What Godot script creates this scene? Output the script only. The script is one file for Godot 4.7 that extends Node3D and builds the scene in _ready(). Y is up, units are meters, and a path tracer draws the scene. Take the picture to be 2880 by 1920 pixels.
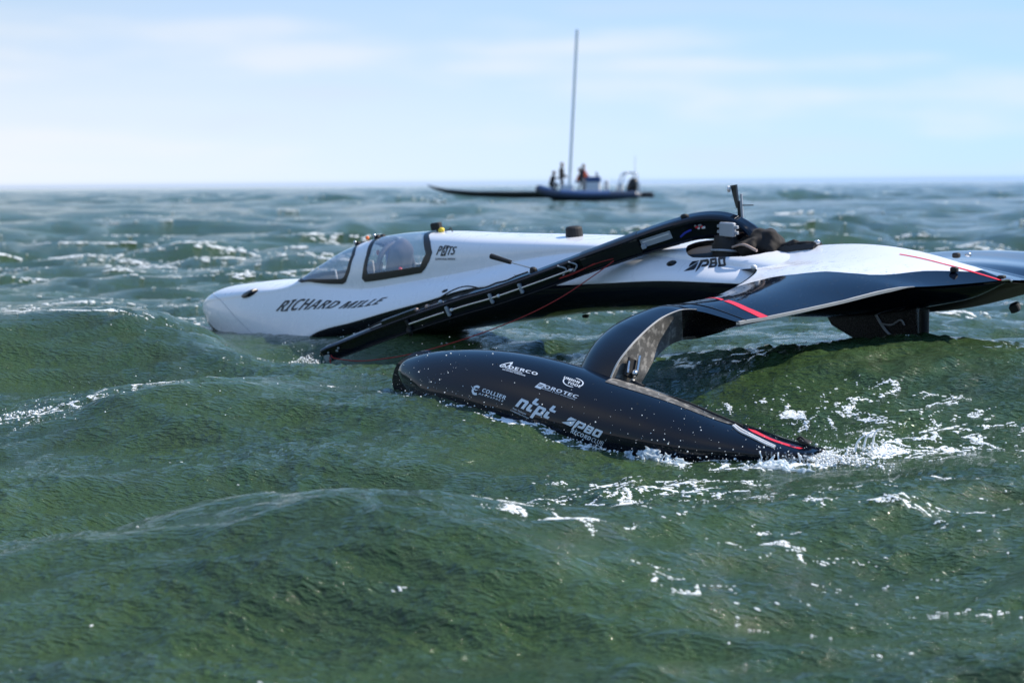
extends Node3D

# ---------------------------------------------------------------- tables of the racing boat (boat axes: x aft, y up, z to port; metres)
# x, top y, crease y, crease half width, chine y, chine half width, keel y, roundness
const HULL := [
	[-10.17, -.58, -.58, .005, -.60, .005, -.62, 1.0], [-10.05, -.47, -.55, .10, -.64, .09, -.72, 1.0], [-9.85, -.38, -.48, .21, -.71, .20, -.82, 1.0],
	[-9.63, -.32, -.44, .28, -.77, .28, -.89, 1.0], [-9.31, -.28, -.40, .34, -.80, .37, -.95, .95], [-8.91, -.24, -.35, .38, -.80, .46, -.98, .9],
	[-8.30, -.20, -.26, .37, -.84, .53, -1.0, .9], [-7.95, -.01, -.20, .34, -.78, .55, -.95, .9], [-7.61, .14, -.22, .33, -.65, .55, -.88, .85],
	[-7.11, .27, -.22, .33, -.54, .55, -.80, .8], [-6.57, .325, -.15, .33, -.41, .55, -.73, .75], [-6.03, .33, -.07, .33, -.29, .55, -.66, .65],
	[-5.46, .315, .02, .33, -.15, .55, -.575, .6], [-4.90, .31, .12, .33, -.10, .55, -.50, .6], [-4.27, .30, .20, .33, -.08, .55, -.41, .6],
	[-3.68, .29, .22, .34, -.04, .57, -.36, .7], [-3.05, .27, .18, .38, .0, .60, -.34, .8], [-2.40, .24, .12, .40, .0, .60, -.36, .9],
	[-1.90, .19, .08, .40, -.02, .52, -.36, 1.0], [-1.20, .12, .03, .30, -.03, .40, -.32, 1.0], [-.60, .05, .0, .19, -.02, .25, -.22, 1.0],
	[-.29, .02, -.01, .10, -.02, .13, -.15, 1.0], [0.0, -.005, -.01, .01, -.012, .012, -.02, 1.0]]
# x, top y, bottom y, half width of the float
const FLOAT := [
	[-3.86, -.40, -.58, .05], [-3.80, -.33, -.64, .14], [-3.70, -.275, -.71, .21], [-3.39, -.21, -.82, .32], [-2.91, -.18, -.92, .39], [-2.45, -.2, -.98, .42],
	[-2.02, -.26, -1.01, .42], [-1.61, -.34, -1.01, .41], [-1.11, -.45, -1.0, .36], [-.68, -.565, -.94, .29], [-.37, -.625, -.87, .24], [-.17, -.67, -.83, .2],
	[.03, -.70, -.78, .15], [.2, -.72, -.74, .08]]
# z, leading edge x y, trailing edge x y, camber, camber skew of the wing
const WING := [
	[0.0, -3.0, .12, 0.0, 0.0, .22, 1.3], [.3, -2.55, .07, -.16, .012, .165, 1.2], [.6, -2.02, .13, -.32, .03, .085, 1.1], [.9, -1.95, .06, -.47, .055, .075, 1.0],
	[1.4, -1.92, .01, -.71, .012, .07, .9], [2.0, -1.98, .015, -.97, -.02, .06, .8], [2.2, -2.07, -.01, -1.06, -.025, .055, .8], [2.6, -2.1, -.05, -1.2, -.06, .05, .8]]
# top edge of the boom x y z, its height and width
const BOOM := [
	[-6.585, -.66, 1.5, .10, .09], [-6.56, -.63, 1.495, .135, .12], [-6.50, -.597, 1.49, .15, .135], [-6.30, -.53, 1.45, .155, .14], [-5.89, -.385, 1.35, .165, .15], [-5.44, -.24, 1.22, .17, .155],
	[-4.99, -.11, 1.1, .175, .155], [-4.68, -.03, 1.0, .175, .155], [-4.24, .11, .85, .18, .16], [-3.71, .29, .65, .185, .165], [-3.50, .36, .55, .19, .17],
	[-3.31, .43, .45, .205, .18], [-3.04, .51, .35, .215, .19], [-2.82, .555, .24, .22, .2], [-2.60, .535, .14, .21, .2], [-2.43, .43, .06, .19, .19], [-2.32, .27, .02, .18, .18]]

const CAM_H := 1.9
const BX := Vector3(.7431448, 0.0, .6691306)       # boat aft
const BO := Vector3(3.97573, 1.09523, -15.98632)   # stern tip

var M := {}
var boat: Node3D
var rng := RandomNumberGenerator.new()
var grid_h := PackedFloat32Array()
var sea_pos := PackedVector3Array()
var sea_nor := PackedVector3Array()
var sea_rad := PackedFloat32Array()
var sea_cols := 0


# ================================================================ scene
func _ready() -> void:
	rng.seed = 7
	camera_and_light()
	materials()
	sea()
	trimaran()
	foam_and_glints()
	spray()
	background_boats()


func camera_and_light() -> void:
	var cam := Camera3D.new()
	cam.name = "camera"
	var at := CameraAttributesPhysical.new()
	at.frustum_focal_length = 70.0
	at.frustum_focus_distance = 15.0
	at.frustum_near = 0.1
	at.frustum_far = 20000.0
	at.exposure_aperture = 1.8
	cam.attributes = at
	add_child(cam)
	cam.fov = rad_to_deg(2.0 * atan(959.0 / 5600.0))
	cam.near = 0.1
	cam.far = 20000.0
	cam.position = Vector3(0, CAM_H, 0)
	cam.basis = Basis(Vector3.RIGHT, -atan(443.0 / 5600.0)) * Basis(Vector3(0, 0, 1), deg_to_rad(-.517))
	cam.current = true

	var el := deg_to_rad(44.0)
	var az := deg_to_rad(80.0)
	var to_sun := Vector3(sin(az) * cos(el), sin(el), -cos(az) * cos(el))
	var sun := DirectionalLight3D.new()
	sun.name = "sun"
	sun.light_energy = 1.6
	sun.light_color = Color(1.0, .955, .89)
	sun.light_angular_distance = .53
	sun.shadow_enabled = true
	add_child(sun)
	sun.look_at_from_position(to_sun * 50.0, Vector3.ZERO, Vector3.UP)

	var env := Environment.new()
	env.background_mode = Environment.BG_SKY
	env.tonemap_mode = Environment.TONE_MAPPER_LINEAR
	env.tonemap_exposure = 1.35
	env.sdfgi_enabled = true
	env.ssao_enabled = true
	env.ssil_enabled = true
	var pano := PanoramaSkyMaterial.new()
	pano.panorama = ImageTexture.create_from_image(sky_image(to_sun))
	var sky := Sky.new()
	sky.sky_material = pano
	env.sky = sky
	var we := WorldEnvironment.new()
	we.name = "world_environment"
	we.environment = env
	add_child(we)


func sky_image(to_sun: Vector3) -> Image:
	var w := 2048
	var h := 1024
	var im := Image.create(w, h, false, Image.FORMAT_RGBF)
	var n1 := noise(31, .9, 4)
	var n2 := noise(32, 2.6, 4)
	for j in h:
		var up := (.5 - (j + .5) / h) * PI
		var y := sin(up)
		var e := maxf(y, 0.0)
		var zen := Color(.085, .24, .57)
		var t := 1.0 - exp(-e * 5.2)
		for i in w:
			var c := zen
			if y > -.02:
				var a := ((i + .5) / w - .5) * TAU
				var d := Vector3(sin(a) * cos(up), y, -cos(a) * cos(up))
				var s := maxf(d.dot(to_sun), 0.0)
				var near := smoothstep(-.8, .35, Vector3(d.x, 0, d.z).normalized().dot(Vector3(to_sun.x, 0, to_sun.z).normalized()))
				var hor := Color(.35, .60, 1.0).lerp(Color(.69, .715, .735), near)
				var mid := Color(.25, .49, .93).lerp(Color(.19, .385, .60), near)
				c = hor.lerp(mid, smoothstep(.0, .75, t)).lerp(zen, smoothstep(.55, 1.0, t) * .96)
				c = c.lerp(Color(1.0, .985, .95), .5 * pow(s, 4.0) * (1.0 - .5 * t) + .35 * pow(s, 40.0))
				# thin layered cloud low over the sea, drawn out along the horizon
				if e < .45:
					var q := Vector3(d.x * 2.2, up * 26.0, d.z * 2.2)
					var b := n1.get_noise_3dv(q) * .65 + n2.get_noise_3dv(Vector3(d.x * 3.0, up * 22.0, d.z * 3.0)) * .35
					var m := smoothstep(.02, .42, b) * smoothstep(.0, .02, e) * (1.0 - smoothstep(.10, .42, e))
					c = c.lerp(Color(.70, .705, .72), m * .5)
					var m2 := smoothstep(.05, .45, -b) * (1.0 - smoothstep(.05, .14, e))
					c = c.lerp(Color(.52, .58, .67), m2 * .35)
			im.set_pixel(i, j, c)
	return im


func noise(sd: int, f: float, oct := 3, type := FastNoiseLite.TYPE_SIMPLEX_SMOOTH, fr := FastNoiseLite.FRACTAL_FBM) -> FastNoiseLite:
	var n := FastNoiseLite.new()
	n.seed = sd
	n.frequency = f
	n.noise_type = type
	n.fractal_type = fr
	n.fractal_octaves = oct
	return n


# ================================================================ materials
func lin(r: float, g: float, b: float, a := 1.0) -> Color:
	var c := Color(r, g, b).linear_to_srgb()
	c.a = a
	return c


func mat(key: String, c: Color, rough: float, metal := 0.0, spec := .5) -> StandardMaterial3D:
	var m := StandardMaterial3D.new()
	m.resource_name = key
	m.albedo_color = c
	m.roughness = rough
	m.metallic = metal
	m.metallic_specular = spec
	m.cull_mode = BaseMaterial3D.CULL_DISABLED
	M[key] = m
	return m


func tex(n: FastNoiseLite, size := 512, lo := 0.0, hi := 1.0) -> ImageTexture:
	var im := n.get_seamless_image(size, size)
	im.convert(Image.FORMAT_L8)
	if lo > 0.0 or hi < 1.0:
		var d := im.get_data()
		for i in d.size():
			d[i] = int(lerpf(lo, hi, d[i] / 255.0) * 255.0)
		im = Image.create_from_data(size, size, false, Image.FORMAT_L8, d)
	return ImageTexture.create_from_image(im)


func materials() -> void:
	var smear := tex(noise(5, .012, 4), 512, .35, .9)
	var wp := mat("white_paint", lin(.76, .785, .83), .5)
	wp.roughness_texture = smear
	wp.uv1_triplanar = true
	wp.uv1_scale = Vector3(.7, .7, .7)
	wp.clearcoat_enabled = true
	wp.clearcoat = .5
	wp.clearcoat_roughness = .12
	var bp := mat("black_paint", lin(.003, .0055, .012), .075, 0.0, .4)
	var carbon := mat("carbon", lin(.012, .012, .013), .36)
	carbon.roughness_texture = tex(noise(6, .03, 4), 512, .5, 1.0)
	carbon.uv1_triplanar = true
	carbon.uv1_scale = Vector3(2, 2, 2)
	var salt := mat("salt_sheen_carbon", Color.WHITE, .55)  # salt specks, over a grey base lightened to carry the low sun sheen
	salt.albedo_texture = salt_sheen_texture()
	salt.uv1_triplanar = true
	salt.uv1_scale = Vector3(1.9, 1.9, 1.9)
	mat("pale_edge", lin(.50, .48, .44), .35)  # pale grey; on the wing edge it stands in for caught sunlight
	mat("lettering_dark", lin(.012, .016, .022), .4)
	mat("lettering_light", lin(.64, .71, .78), .4)
	mat("red_paint", lin(.72, .03, .05), .4)
	mat("grey_rope", lin(.62, .64, .66), .8)
	mat("frame_black", lin(.006, .008, .012), .3)
	mat("rubber", lin(.012, .012, .013), .7)
	mat("steel", lin(.55, .56, .58), .28, 1.0)
	mat("grey_plastic", lin(.33, .36, .40), .5)
	mat("yellow_plastic", lin(.75, .55, .04), .5)
	mat("red_rope", lin(.30, .018, .015), .8)
	mat("teal_rope", lin(.02, .07, .075), .8)
	mat("blue_rope", lin(.02, .04, .35), .7)
	mat("cockpit_dark", lin(.085, .09, .12), .7)
	mat("cockpit_blue", lin(.10, .16, .50), .6)
	mat("cockpit_grey", lin(.42, .43, .46), .6)
	mat("orange_fabric", lin(.75, .16, .04), .8)
	var cl := mat("black_cloth", lin(.007, .006, .006), .85)
	cl.rim_enabled = true
	cl.rim = .3
	var pane := mat("canopy_pane", Color(.78, .89, 1.0, .28), .04)  # pale blue haze in the colour stands in for reflected sky
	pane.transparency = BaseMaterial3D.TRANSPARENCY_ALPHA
	var drop := mat("water_drop", Color(1, 1, 1, .03), .02)
	drop.refraction_enabled = true
	drop.refraction_scale = .033
	mat("white_water", lin(.82, .85, .86), .35)
	mat("foam_glint_white", lin(.74, .77, .77), .6)  # foam, and the far white dabs painted in as sun glints
	var milky := mat("churned_water", Color(.88, .93, .96, .5), .28)
	milky.transparency = BaseMaterial3D.TRANSPARENCY_ALPHA
	mat("rib_navy", lin(.02, .04, .085), .45)
	mat("rib_blue", lin(.04, .09, .22), .5)
	mat("rib_white", lin(.7, .7, .7), .4)
	mat("rib_black", lin(.012, .014, .018), .4)
	mat("mast_grey", lin(.70, .78, .82), .4)
	mat("hull_black", lin(.015, .016, .018), .4)
	mat("wetsuit", lin(.012, .014, .017), .8)
	mat("wetsuit_grey", lin(.05, .05, .055), .8)
	mat("skin", lin(.38, .22, .15), .6)
	mat("hair", lin(.02, .014, .01), .7)
	mat("red_fabric", lin(.45, .06, .06), .8)
	mat("tan_fabric", lin(.40, .30, .26), .8)
	var sea_m := mat("sea_water", Color.WHITE, .055, 0.0, .40)
	sea_m.vertex_color_use_as_albedo = true
	sea_m.heightmap_enabled = true
	sea_m.heightmap_texture = ripple_texture()
	sea_m.heightmap_scale = 2.8


func salt_sheen_texture() -> ImageTexture:
	var n := noise(41, .012, 4)
	var im := n.get_seamless_image(512, 512)
	im.convert(Image.FORMAT_L8)
	var d := im.get_data()
	var out := PackedByteArray()
	out.resize(512 * 512 * 3)
	for i in d.size():
		var v := clampf(.30 + .24 * smoothstep(.45, .85, d[i] / 255.0) + rng.randf_range(-.05, .05), 0.0, 1.0)
		out[i * 3] = int(v * 255)
		out[i * 3 + 1] = int(v * .985 * 255)
		out[i * 3 + 2] = int(v * .95 * 255)
	im = Image.create_from_data(512, 512, false, Image.FORMAT_RGB8, out)
	for k in 1500:
		var p := Vector2i(rng.randi_range(2, 508), rng.randi_range(2, 508))
		var s := 1 if rng.randf() < .75 else 2
		var b := rng.randf_range(.6, .95)
		im.fill_rect(Rect2i(p, Vector2i(s, s)), Color(b, b, b * .97))
	return ImageTexture.create_from_image(im)


# fine wind ripples: sharp little crests, two sizes, seamless
func ripple_texture() -> ImageTexture:
	var size := 1024
	var a := noise(51, .011, 5, FastNoiseLite.TYPE_SIMPLEX_SMOOTH, FastNoiseLite.FRACTAL_RIDGED)
	a.domain_warp_enabled = true
	a.domain_warp_amplitude = 18.0
	a.domain_warp_frequency = .012
	var b := noise(52, .03, 4)
	var da := a.get_seamless_image(size, size)
	var db := b.get_seamless_image(size, size)
	da.convert(Image.FORMAT_L8)
	db.convert(Image.FORMAT_L8)
	var pa := da.get_data()
	var pb := db.get_data()
	for i in pa.size():
		pa[i] = int(pa[i] * .62 + pb[i] * .38)
	return ImageTexture.create_from_image(Image.create_from_data(size, size, false, Image.FORMAT_L8, pa))


# ================================================================ node helpers
func numbered(called: String, parent: Node) -> String:
	if not parent.has_node(called):
		return called
	var k := 1
	while parent.has_node("%s_%03d" % [called, k]):
		k += 1
	return "%s_%03d" % [called, k]


func part(called: String, mesh: Mesh, m: String, parent: Node3D, at := Transform3D()) -> MeshInstance3D:
	var o := MeshInstance3D.new()
	o.name = numbered(called, parent)
	o.mesh = mesh
	if m:
		o.material_override = M[m]
	o.transform = at
	parent.add_child(o, true)
	return o


func tag(o: Node3D, label: String, category: String, group := "", kind := "") -> void:
	if label:
		o.set_meta("label", label)
	if category:
		o.set_meta("category", category)
	if group:
		o.set_meta("group", group)
	if kind:
		o.set_meta("kind", kind)


func thing(called: String, label: String, category: String, at := Transform3D(), group := "") -> Node3D:
	var o := Node3D.new()
	o.name = numbered(called, self)
	o.transform = at
	add_child(o, true)
	tag(o, label, category, group)
	return o


# ================================================================ mesh helpers
func tab(t: Array, c: int, x: float) -> float:
	var n := t.size()
	var i := 0
	while i < n - 2 and t[i + 1][0] < x:
		i += 1
	var h: float = t[i + 1][0] - t[i][0]
	var s := (x - float(t[i][0])) / h
	var m0 := slope(t, c, i)
	var m1 := slope(t, c, i + 1)
	var s2 := s * s
	var s3 := s2 * s
	return (2 * s3 - 3 * s2 + 1) * t[i][c] + (s3 - 2 * s2 + s) * h * m0 + (3 * s2 - 2 * s3) * t[i + 1][c] + (s3 - s2) * h * m1


func slope(t: Array, c: int, j: int) -> float:
	var a := maxi(j - 1, 0)
	var b := mini(j + 1, t.size() - 1)
	return (t[b][c] - t[a][c]) / (t[b][0] - t[a][0])


func hull_s(x: float, v: float) -> Vector3:
	var side := 1.0
	if v < 0.0:
		side = -1.0
		v = -v
	var yc := tab(HULL, 2, x)
	var zc := tab(HULL, 3, x)
	if v <= 1.0:
		var a := (1.0 - v) * PI / 2.0
		var p := tab(HULL, 7, x)
		return Vector3(x, yc + (tab(HULL, 1, x) - yc) * pow(sin(a), p), side * zc * pow(maxf(cos(a), 0.0), p))
	var yw := tab(HULL, 4, x)
	var zw := tab(HULL, 5, x)
	if v <= 2.0:
		var t := v - 1.0
		return Vector3(x, lerpf(yc, yw, t), side * (lerpf(zc, zw, t) + .03 * sin(PI * t) * minf(1.0, zc / .3)))
	var b := minf(v - 2.0, 1.0) * PI / 2.0
	return Vector3(x, yw + (tab(HULL, 6, x) - yw) * pow(sin(b), .9), side * zw * pow(maxf(cos(b), 0.0), .8))


func hull_m(x: float, v: float) -> Vector3:   # the same on the starboard side
	var p := hull_s(x, v)
	return Vector3(p.x, p.y, -p.z)


func float_s(x: float, a: float) -> Vector3:
	var t := tab(FLOAT, 1, x)
	var b := tab(FLOAT, 2, x)
	return Vector3(x + .30 * pow(.5 - .5 * cos(a), 1.2) * smoothstep(-3.0, -3.86, x), (t + b) / 2 + (t - b) / 2 * cos(a), 3.1 + tab(FLOAT, 3, x) * sin(a))


func wing_s(z: float, c: float) -> Vector3:
	var xl := tab(WING, 1, z)
	var yl := tab(WING, 2, z)
	return Vector3(lerpf(xl, tab(WING, 3, z), c), lerpf(yl, tab(WING, 4, z), c) + tab(WING, 5, z) * sin(PI * pow(c, tab(WING, 6, z))), z)


func wing_m(z: float, c: float) -> Vector3:
	var p := wing_s(z, c)
	return Vector3(p.x + .45 * z * c, p.y - .2 * minf(absf(z), .6), -p.z)


func wing_under(z: float, c: float) -> Vector3:
	var p := wing_s(z, c)
	var th := .024 * smoothstep(0.0, .06, c) + .15 * sin(PI * pow(c, .75)) * smoothstep(.3, .9, z)
	return Vector3(p.x, p.y - th - tab(WING, 5, z) * .5 * sin(PI * c), p.z)


func wing_under_m(z: float, c: float) -> Vector3:
	var p := wing_under(z, c)
	return Vector3(p.x + .45 * z * c, p.y - .2 * minf(absf(z), .6) - .26 * sin(PI * pow(c, .55)) * smoothstep(.0, .4, z), -p.z)


func span(a: float, b: float, n: int) -> PackedFloat32Array:
	var r := PackedFloat32Array()
	for i in n + 1:
		r.append(lerpf(a, b, float(i) / n))
	return r


func norm_of(f: Callable, u: float, v: float, e := .004) -> Vector3:
	var du: Vector3 = f.call(u + e, v) - f.call(u - e, v)
	var dv: Vector3 = f.call(u, v + e) - f.call(u, v - e)
	var n := dv.cross(du)
	return n.normalized() if n.length_squared() > 1e-16 else Vector3.UP


# a surface f(u, v), only inside the polygons `inc` (if any) and outside `exc`; `off` lifts it along its normal
func patch(f: Callable, us: PackedFloat32Array, vs: PackedFloat32Array, inc := [], exc := [], off := 0.0, flip := false, st: SurfaceTool = null) -> ArrayMesh:
	var own := st == null
	if own:
		st = SurfaceTool.new()
		st.begin(Mesh.PRIMITIVE_TRIANGLES)
	var cache := {}
	var boxes := []
	for p in exc + inc:
		var r := Rect2(p[0], Vector2.ZERO)
		for q in p:
			r = r.expand(q)
		boxes.append(r.grow(.0001))
	for i in us.size() - 1:
		for j in vs.size() - 1:
			var q := PackedVector2Array([Vector2(us[i], vs[j]), Vector2(us[i + 1], vs[j]), Vector2(us[i + 1], vs[j + 1]), Vector2(us[i], vs[j + 1])])
			var cell := Rect2(q[0], q[2] - q[0]).abs()
			var pieces := [q]
			for k in exc.size():
				if not boxes[k].intersects(cell):
					continue
				var next := []
				for p in pieces:
					next.append_array(Geometry2D.clip_polygons(p, exc[k]))
				pieces = next
			if inc.size():
				var next := []
				for k in inc.size():
					if boxes[exc.size() + k].intersects(cell):
						for p in pieces:
							next.append_array(Geometry2D.intersect_polygons(p, inc[k]))
				pieces = next
			for p in pieces:
				if p.size() < 3:
					continue
				var idx := PackedInt32Array([0, 1, 2, 0, 2, 3]) if p.size() == 4 and p == q else Geometry2D.triangulate_polygon(p)
				for t in range(0, idx.size(), 3):
					var tri := [p[idx[t]], p[idx[t + 1]], p[idx[t + 2]]]
					if ((tri[1] - tri[0]).cross(tri[2] - tri[0]) < 0) != flip:
						tri = [tri[0], tri[2], tri[1]]
					for w in tri:
						if not cache.has(w):
							var n := norm_of(f, w.x, w.y)
							cache[w] = [n, f.call(w.x, w.y)]
						var n: Vector3 = cache[w][0] * (-1.0 if flip else 1.0)
						st.set_normal(n)
						st.set_uv(w)
						st.add_vertex(cache[w][1] + n * off)
	return st.commit() if own else null


# a loft through rings of points; hard edges round each ring, smooth along it
func loft(rings: Array, hard := true, caps := true) -> ArrayMesh:
	var st := SurfaceTool.new()
	st.begin(Mesh.PRIMITIVE_TRIANGLES)
	var m: int = rings[0].size()
	var nr := rings.size()
	for k in m:
		var k2 := (k + 1) % m
		for i in nr - 1:
			var quad := [[i, k], [i + 1, k], [i + 1, k2], [i, k2]]
			for t in [0, 1, 2, 0, 2, 3]:
				var ii: int = quad[t][0]
				var kk: int = quad[t][1]
				var along: Vector3 = rings[mini(ii + 1, nr - 1)][kk] - rings[maxi(ii - 1, 0)][kk]
				var across: Vector3 = rings[ii][k2] - rings[ii][k] if hard else rings[ii][(kk + 1) % m] - rings[ii][(kk + m - 1) % m]
				var n := across.cross(along)
				st.set_normal(n.normalized() if n.length_squared() > 1e-14 else Vector3.UP)
				st.add_vertex(rings[ii][kk])
	if caps:
		for e in [0, nr - 1]:
			var c := Vector3.ZERO
			for p in rings[e]:
				c += p
			c /= m
			for k in m:
				var a: Vector3 = rings[e][k]
				var b: Vector3 = rings[e][(k + 1) % m]
				var n := (c - a).cross(b - a)
				for p in [a, b, c]:
					st.set_normal(n.normalized() if n.length_squared() > 1e-14 else Vector3.UP)
					st.add_vertex(p)
	return st.commit()


func curve(pts: Array, step := .03) -> PackedVector3Array:
	var c := Curve3D.new()
	c.bake_interval = step
	for i in pts.size():
		var a: Vector3 = pts[maxi(i - 1, 0)]
		var b: Vector3 = pts[mini(i + 1, pts.size() - 1)]
		var t: Vector3 = (b - a) / 6.0
		c.add_point(pts[i], -t, t)
	return c.get_baked_points()


func tube(pts: Array, r: float, sides := 8, r2 := -1.0, smooth := true) -> ArrayMesh:
	var path := curve(pts) if smooth and pts.size() > 2 else PackedVector3Array(pts)
	var rings := []
	var n := path.size()
	var ref := Vector3.UP
	for i in n:
		var t := (path[mini(i + 1, n - 1)] - path[maxi(i - 1, 0)]).normalized()
		if i == 0 and absf(t.dot(ref)) > .9:
			ref = Vector3.RIGHT
		var s := t.cross(ref).normalized()
		ref = s.cross(t).normalized()
		var rr := r if r2 < 0 else lerpf(r, r2, float(i) / (n - 1))
		var ring := PackedVector3Array()
		for k in sides:
			var a := TAU * k / sides
			ring.append(path[i] + (s * cos(a) + ref * sin(a)) * rr)
		rings.append(ring)
	return loft(rings, false)


func block(size: Vector3, bevel := .01) -> ArrayMesh:
	var h := size / 2
	var rings := []
	for e in [[-h.y, bevel], [-h.y + bevel, 0.0], [h.y - bevel, 0.0], [h.y, bevel]]:
		var hx: float = h.x - e[1]
		var hz: float = h.z - e[1]
		var y: float = e[0]
		var b := bevel
		rings.append(PackedVector3Array([Vector3(hx - b, y, -hz), Vector3(hx, y, -hz + b), Vector3(hx, y, hz - b), Vector3(hx - b, y, hz), Vector3(-hx + b, y, hz), Vector3(-hx, y, hz - b), Vector3(-hx, y, -hz + b), Vector3(-hx + b, y, -hz)]))
	var st := SurfaceTool.new()
	st.begin(Mesh.PRIMITIVE_TRIANGLES)
	st.set_smooth_group(-1)
	for i in 3:
		for k in 8:
			var a: Vector3 = rings[i][k]
			var b: Vector3 = rings[i][(k + 1) % 8]
			var c: Vector3 = rings[i + 1][(k + 1) % 8]
			var d: Vector3 = rings[i + 1][k]
			for p in [a, b, c, a, c, d]:
				st.add_vertex(p)
	for k in range(1, 7):
		for p in [rings[0][0], rings[0][k + 1], rings[0][k], rings[3][0], rings[3][k], rings[3][k + 1]]:
			st.add_vertex(p)
	st.generate_normals()
	return st.commit()


func ball(r: Vector3, seg := 12) -> ArrayMesh:
	var s := SphereMesh.new()
	s.radius = 1.0
	s.height = 2.0
	s.radial_segments = seg
	s.rings = seg / 2
	var st := SurfaceTool.new()
	st.append_from(s, 0, Transform3D(Basis.from_scale(r), Vector3.ZERO))
	return st.commit()


func put(p: Vector3, turn := Vector3.ZERO) -> Transform3D:
	return Transform3D(Basis.from_euler(turn * PI / 180.0), p)


# lettering laid on a surface: text of unit width and height is carried to o + x a + y b in the surface's own u, v
func letters(text: String, font: String, bold: bool, f: Callable, o: Vector2, a: Vector2, b: Vector2, off := .003, flip := false) -> ArrayMesh:
	var sf := SystemFont.new()
	sf.font_names = PackedStringArray([font])
	sf.font_weight = 700 if bold else 400
	var tm := TextMesh.new()
	tm.text = text
	tm.font = sf
	tm.font_size = 32
	tm.pixel_size = .01
	tm.depth = .002
	tm.curve_step = 2.0
	var arr := tm.surface_get_arrays(0)
	var vs: PackedVector3Array = arr[Mesh.ARRAY_VERTEX]
	var ids: PackedInt32Array = arr[Mesh.ARRAY_INDEX]
	var lo := vs[0]
	var hi := vs[0]
	for v in vs:
		lo = lo.min(v)
		hi = hi.max(v)
	var st := SurfaceTool.new()
	st.begin(Mesh.PRIMITIVE_TRIANGLES)
	for i in ids:
		var q := (vs[i] - lo) / (hi - lo)
		var uv := o + a * q.x + b * q.y
		var n := norm_of(f, uv.x, uv.y) * (-1.0 if flip else 1.0)
		st.set_normal(n)
		st.add_vertex(f.call(uv.x, uv.y) + n * (off + .001 * q.z))
	return st.commit()


# flat shapes (x along the line of writing, y up) laid on a surface in the same way
func emblem(shapes: Array, holes: Array, f: Callable, o: Vector2, a: Vector2, b: Vector2, off := .003, flip := false) -> ArrayMesh:
	var carry := func(p: PackedVector2Array) -> PackedVector2Array:
		var r := PackedVector2Array()
		for q in p:
			r.append(o + a * q.x + b * q.y)
		return r
	var inc := []
	var exc := []
	var box := Rect2(o + a * shapes[0][0].x + b * shapes[0][0].y, Vector2.ZERO)
	for s in shapes:
		var p: PackedVector2Array = carry.call(s)
		inc.append(p)
		for q in p:
			box = box.expand(q)
	for s in holes:
		exc.append(carry.call(s))
	return patch(f, span(box.position.x, box.end.x, 14), span(box.position.y, box.end.y, 8), inc, exc, off, flip)


func poly(v: Array) -> PackedVector2Array:
	var p := PackedVector2Array()
	for i in range(0, v.size(), 2):
		p.append(Vector2(v[i], v[i + 1]))
	return p


func ring_arc(c: Vector2, rx: float, ry: float, th: float, a0: float, a1: float, n := 18) -> PackedVector2Array:
	var p := PackedVector2Array()
	for i in n + 1:
		var t := lerpf(a0, a1, float(i) / n)
		p.append(c + Vector2(cos(t) * rx, sin(t) * ry))
	for i in n + 1:
		var t := lerpf(a1, a0, float(i) / n)
		p.append(c + Vector2(cos(t) * (rx - th), sin(t) * (ry - th)))
	return p


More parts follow.
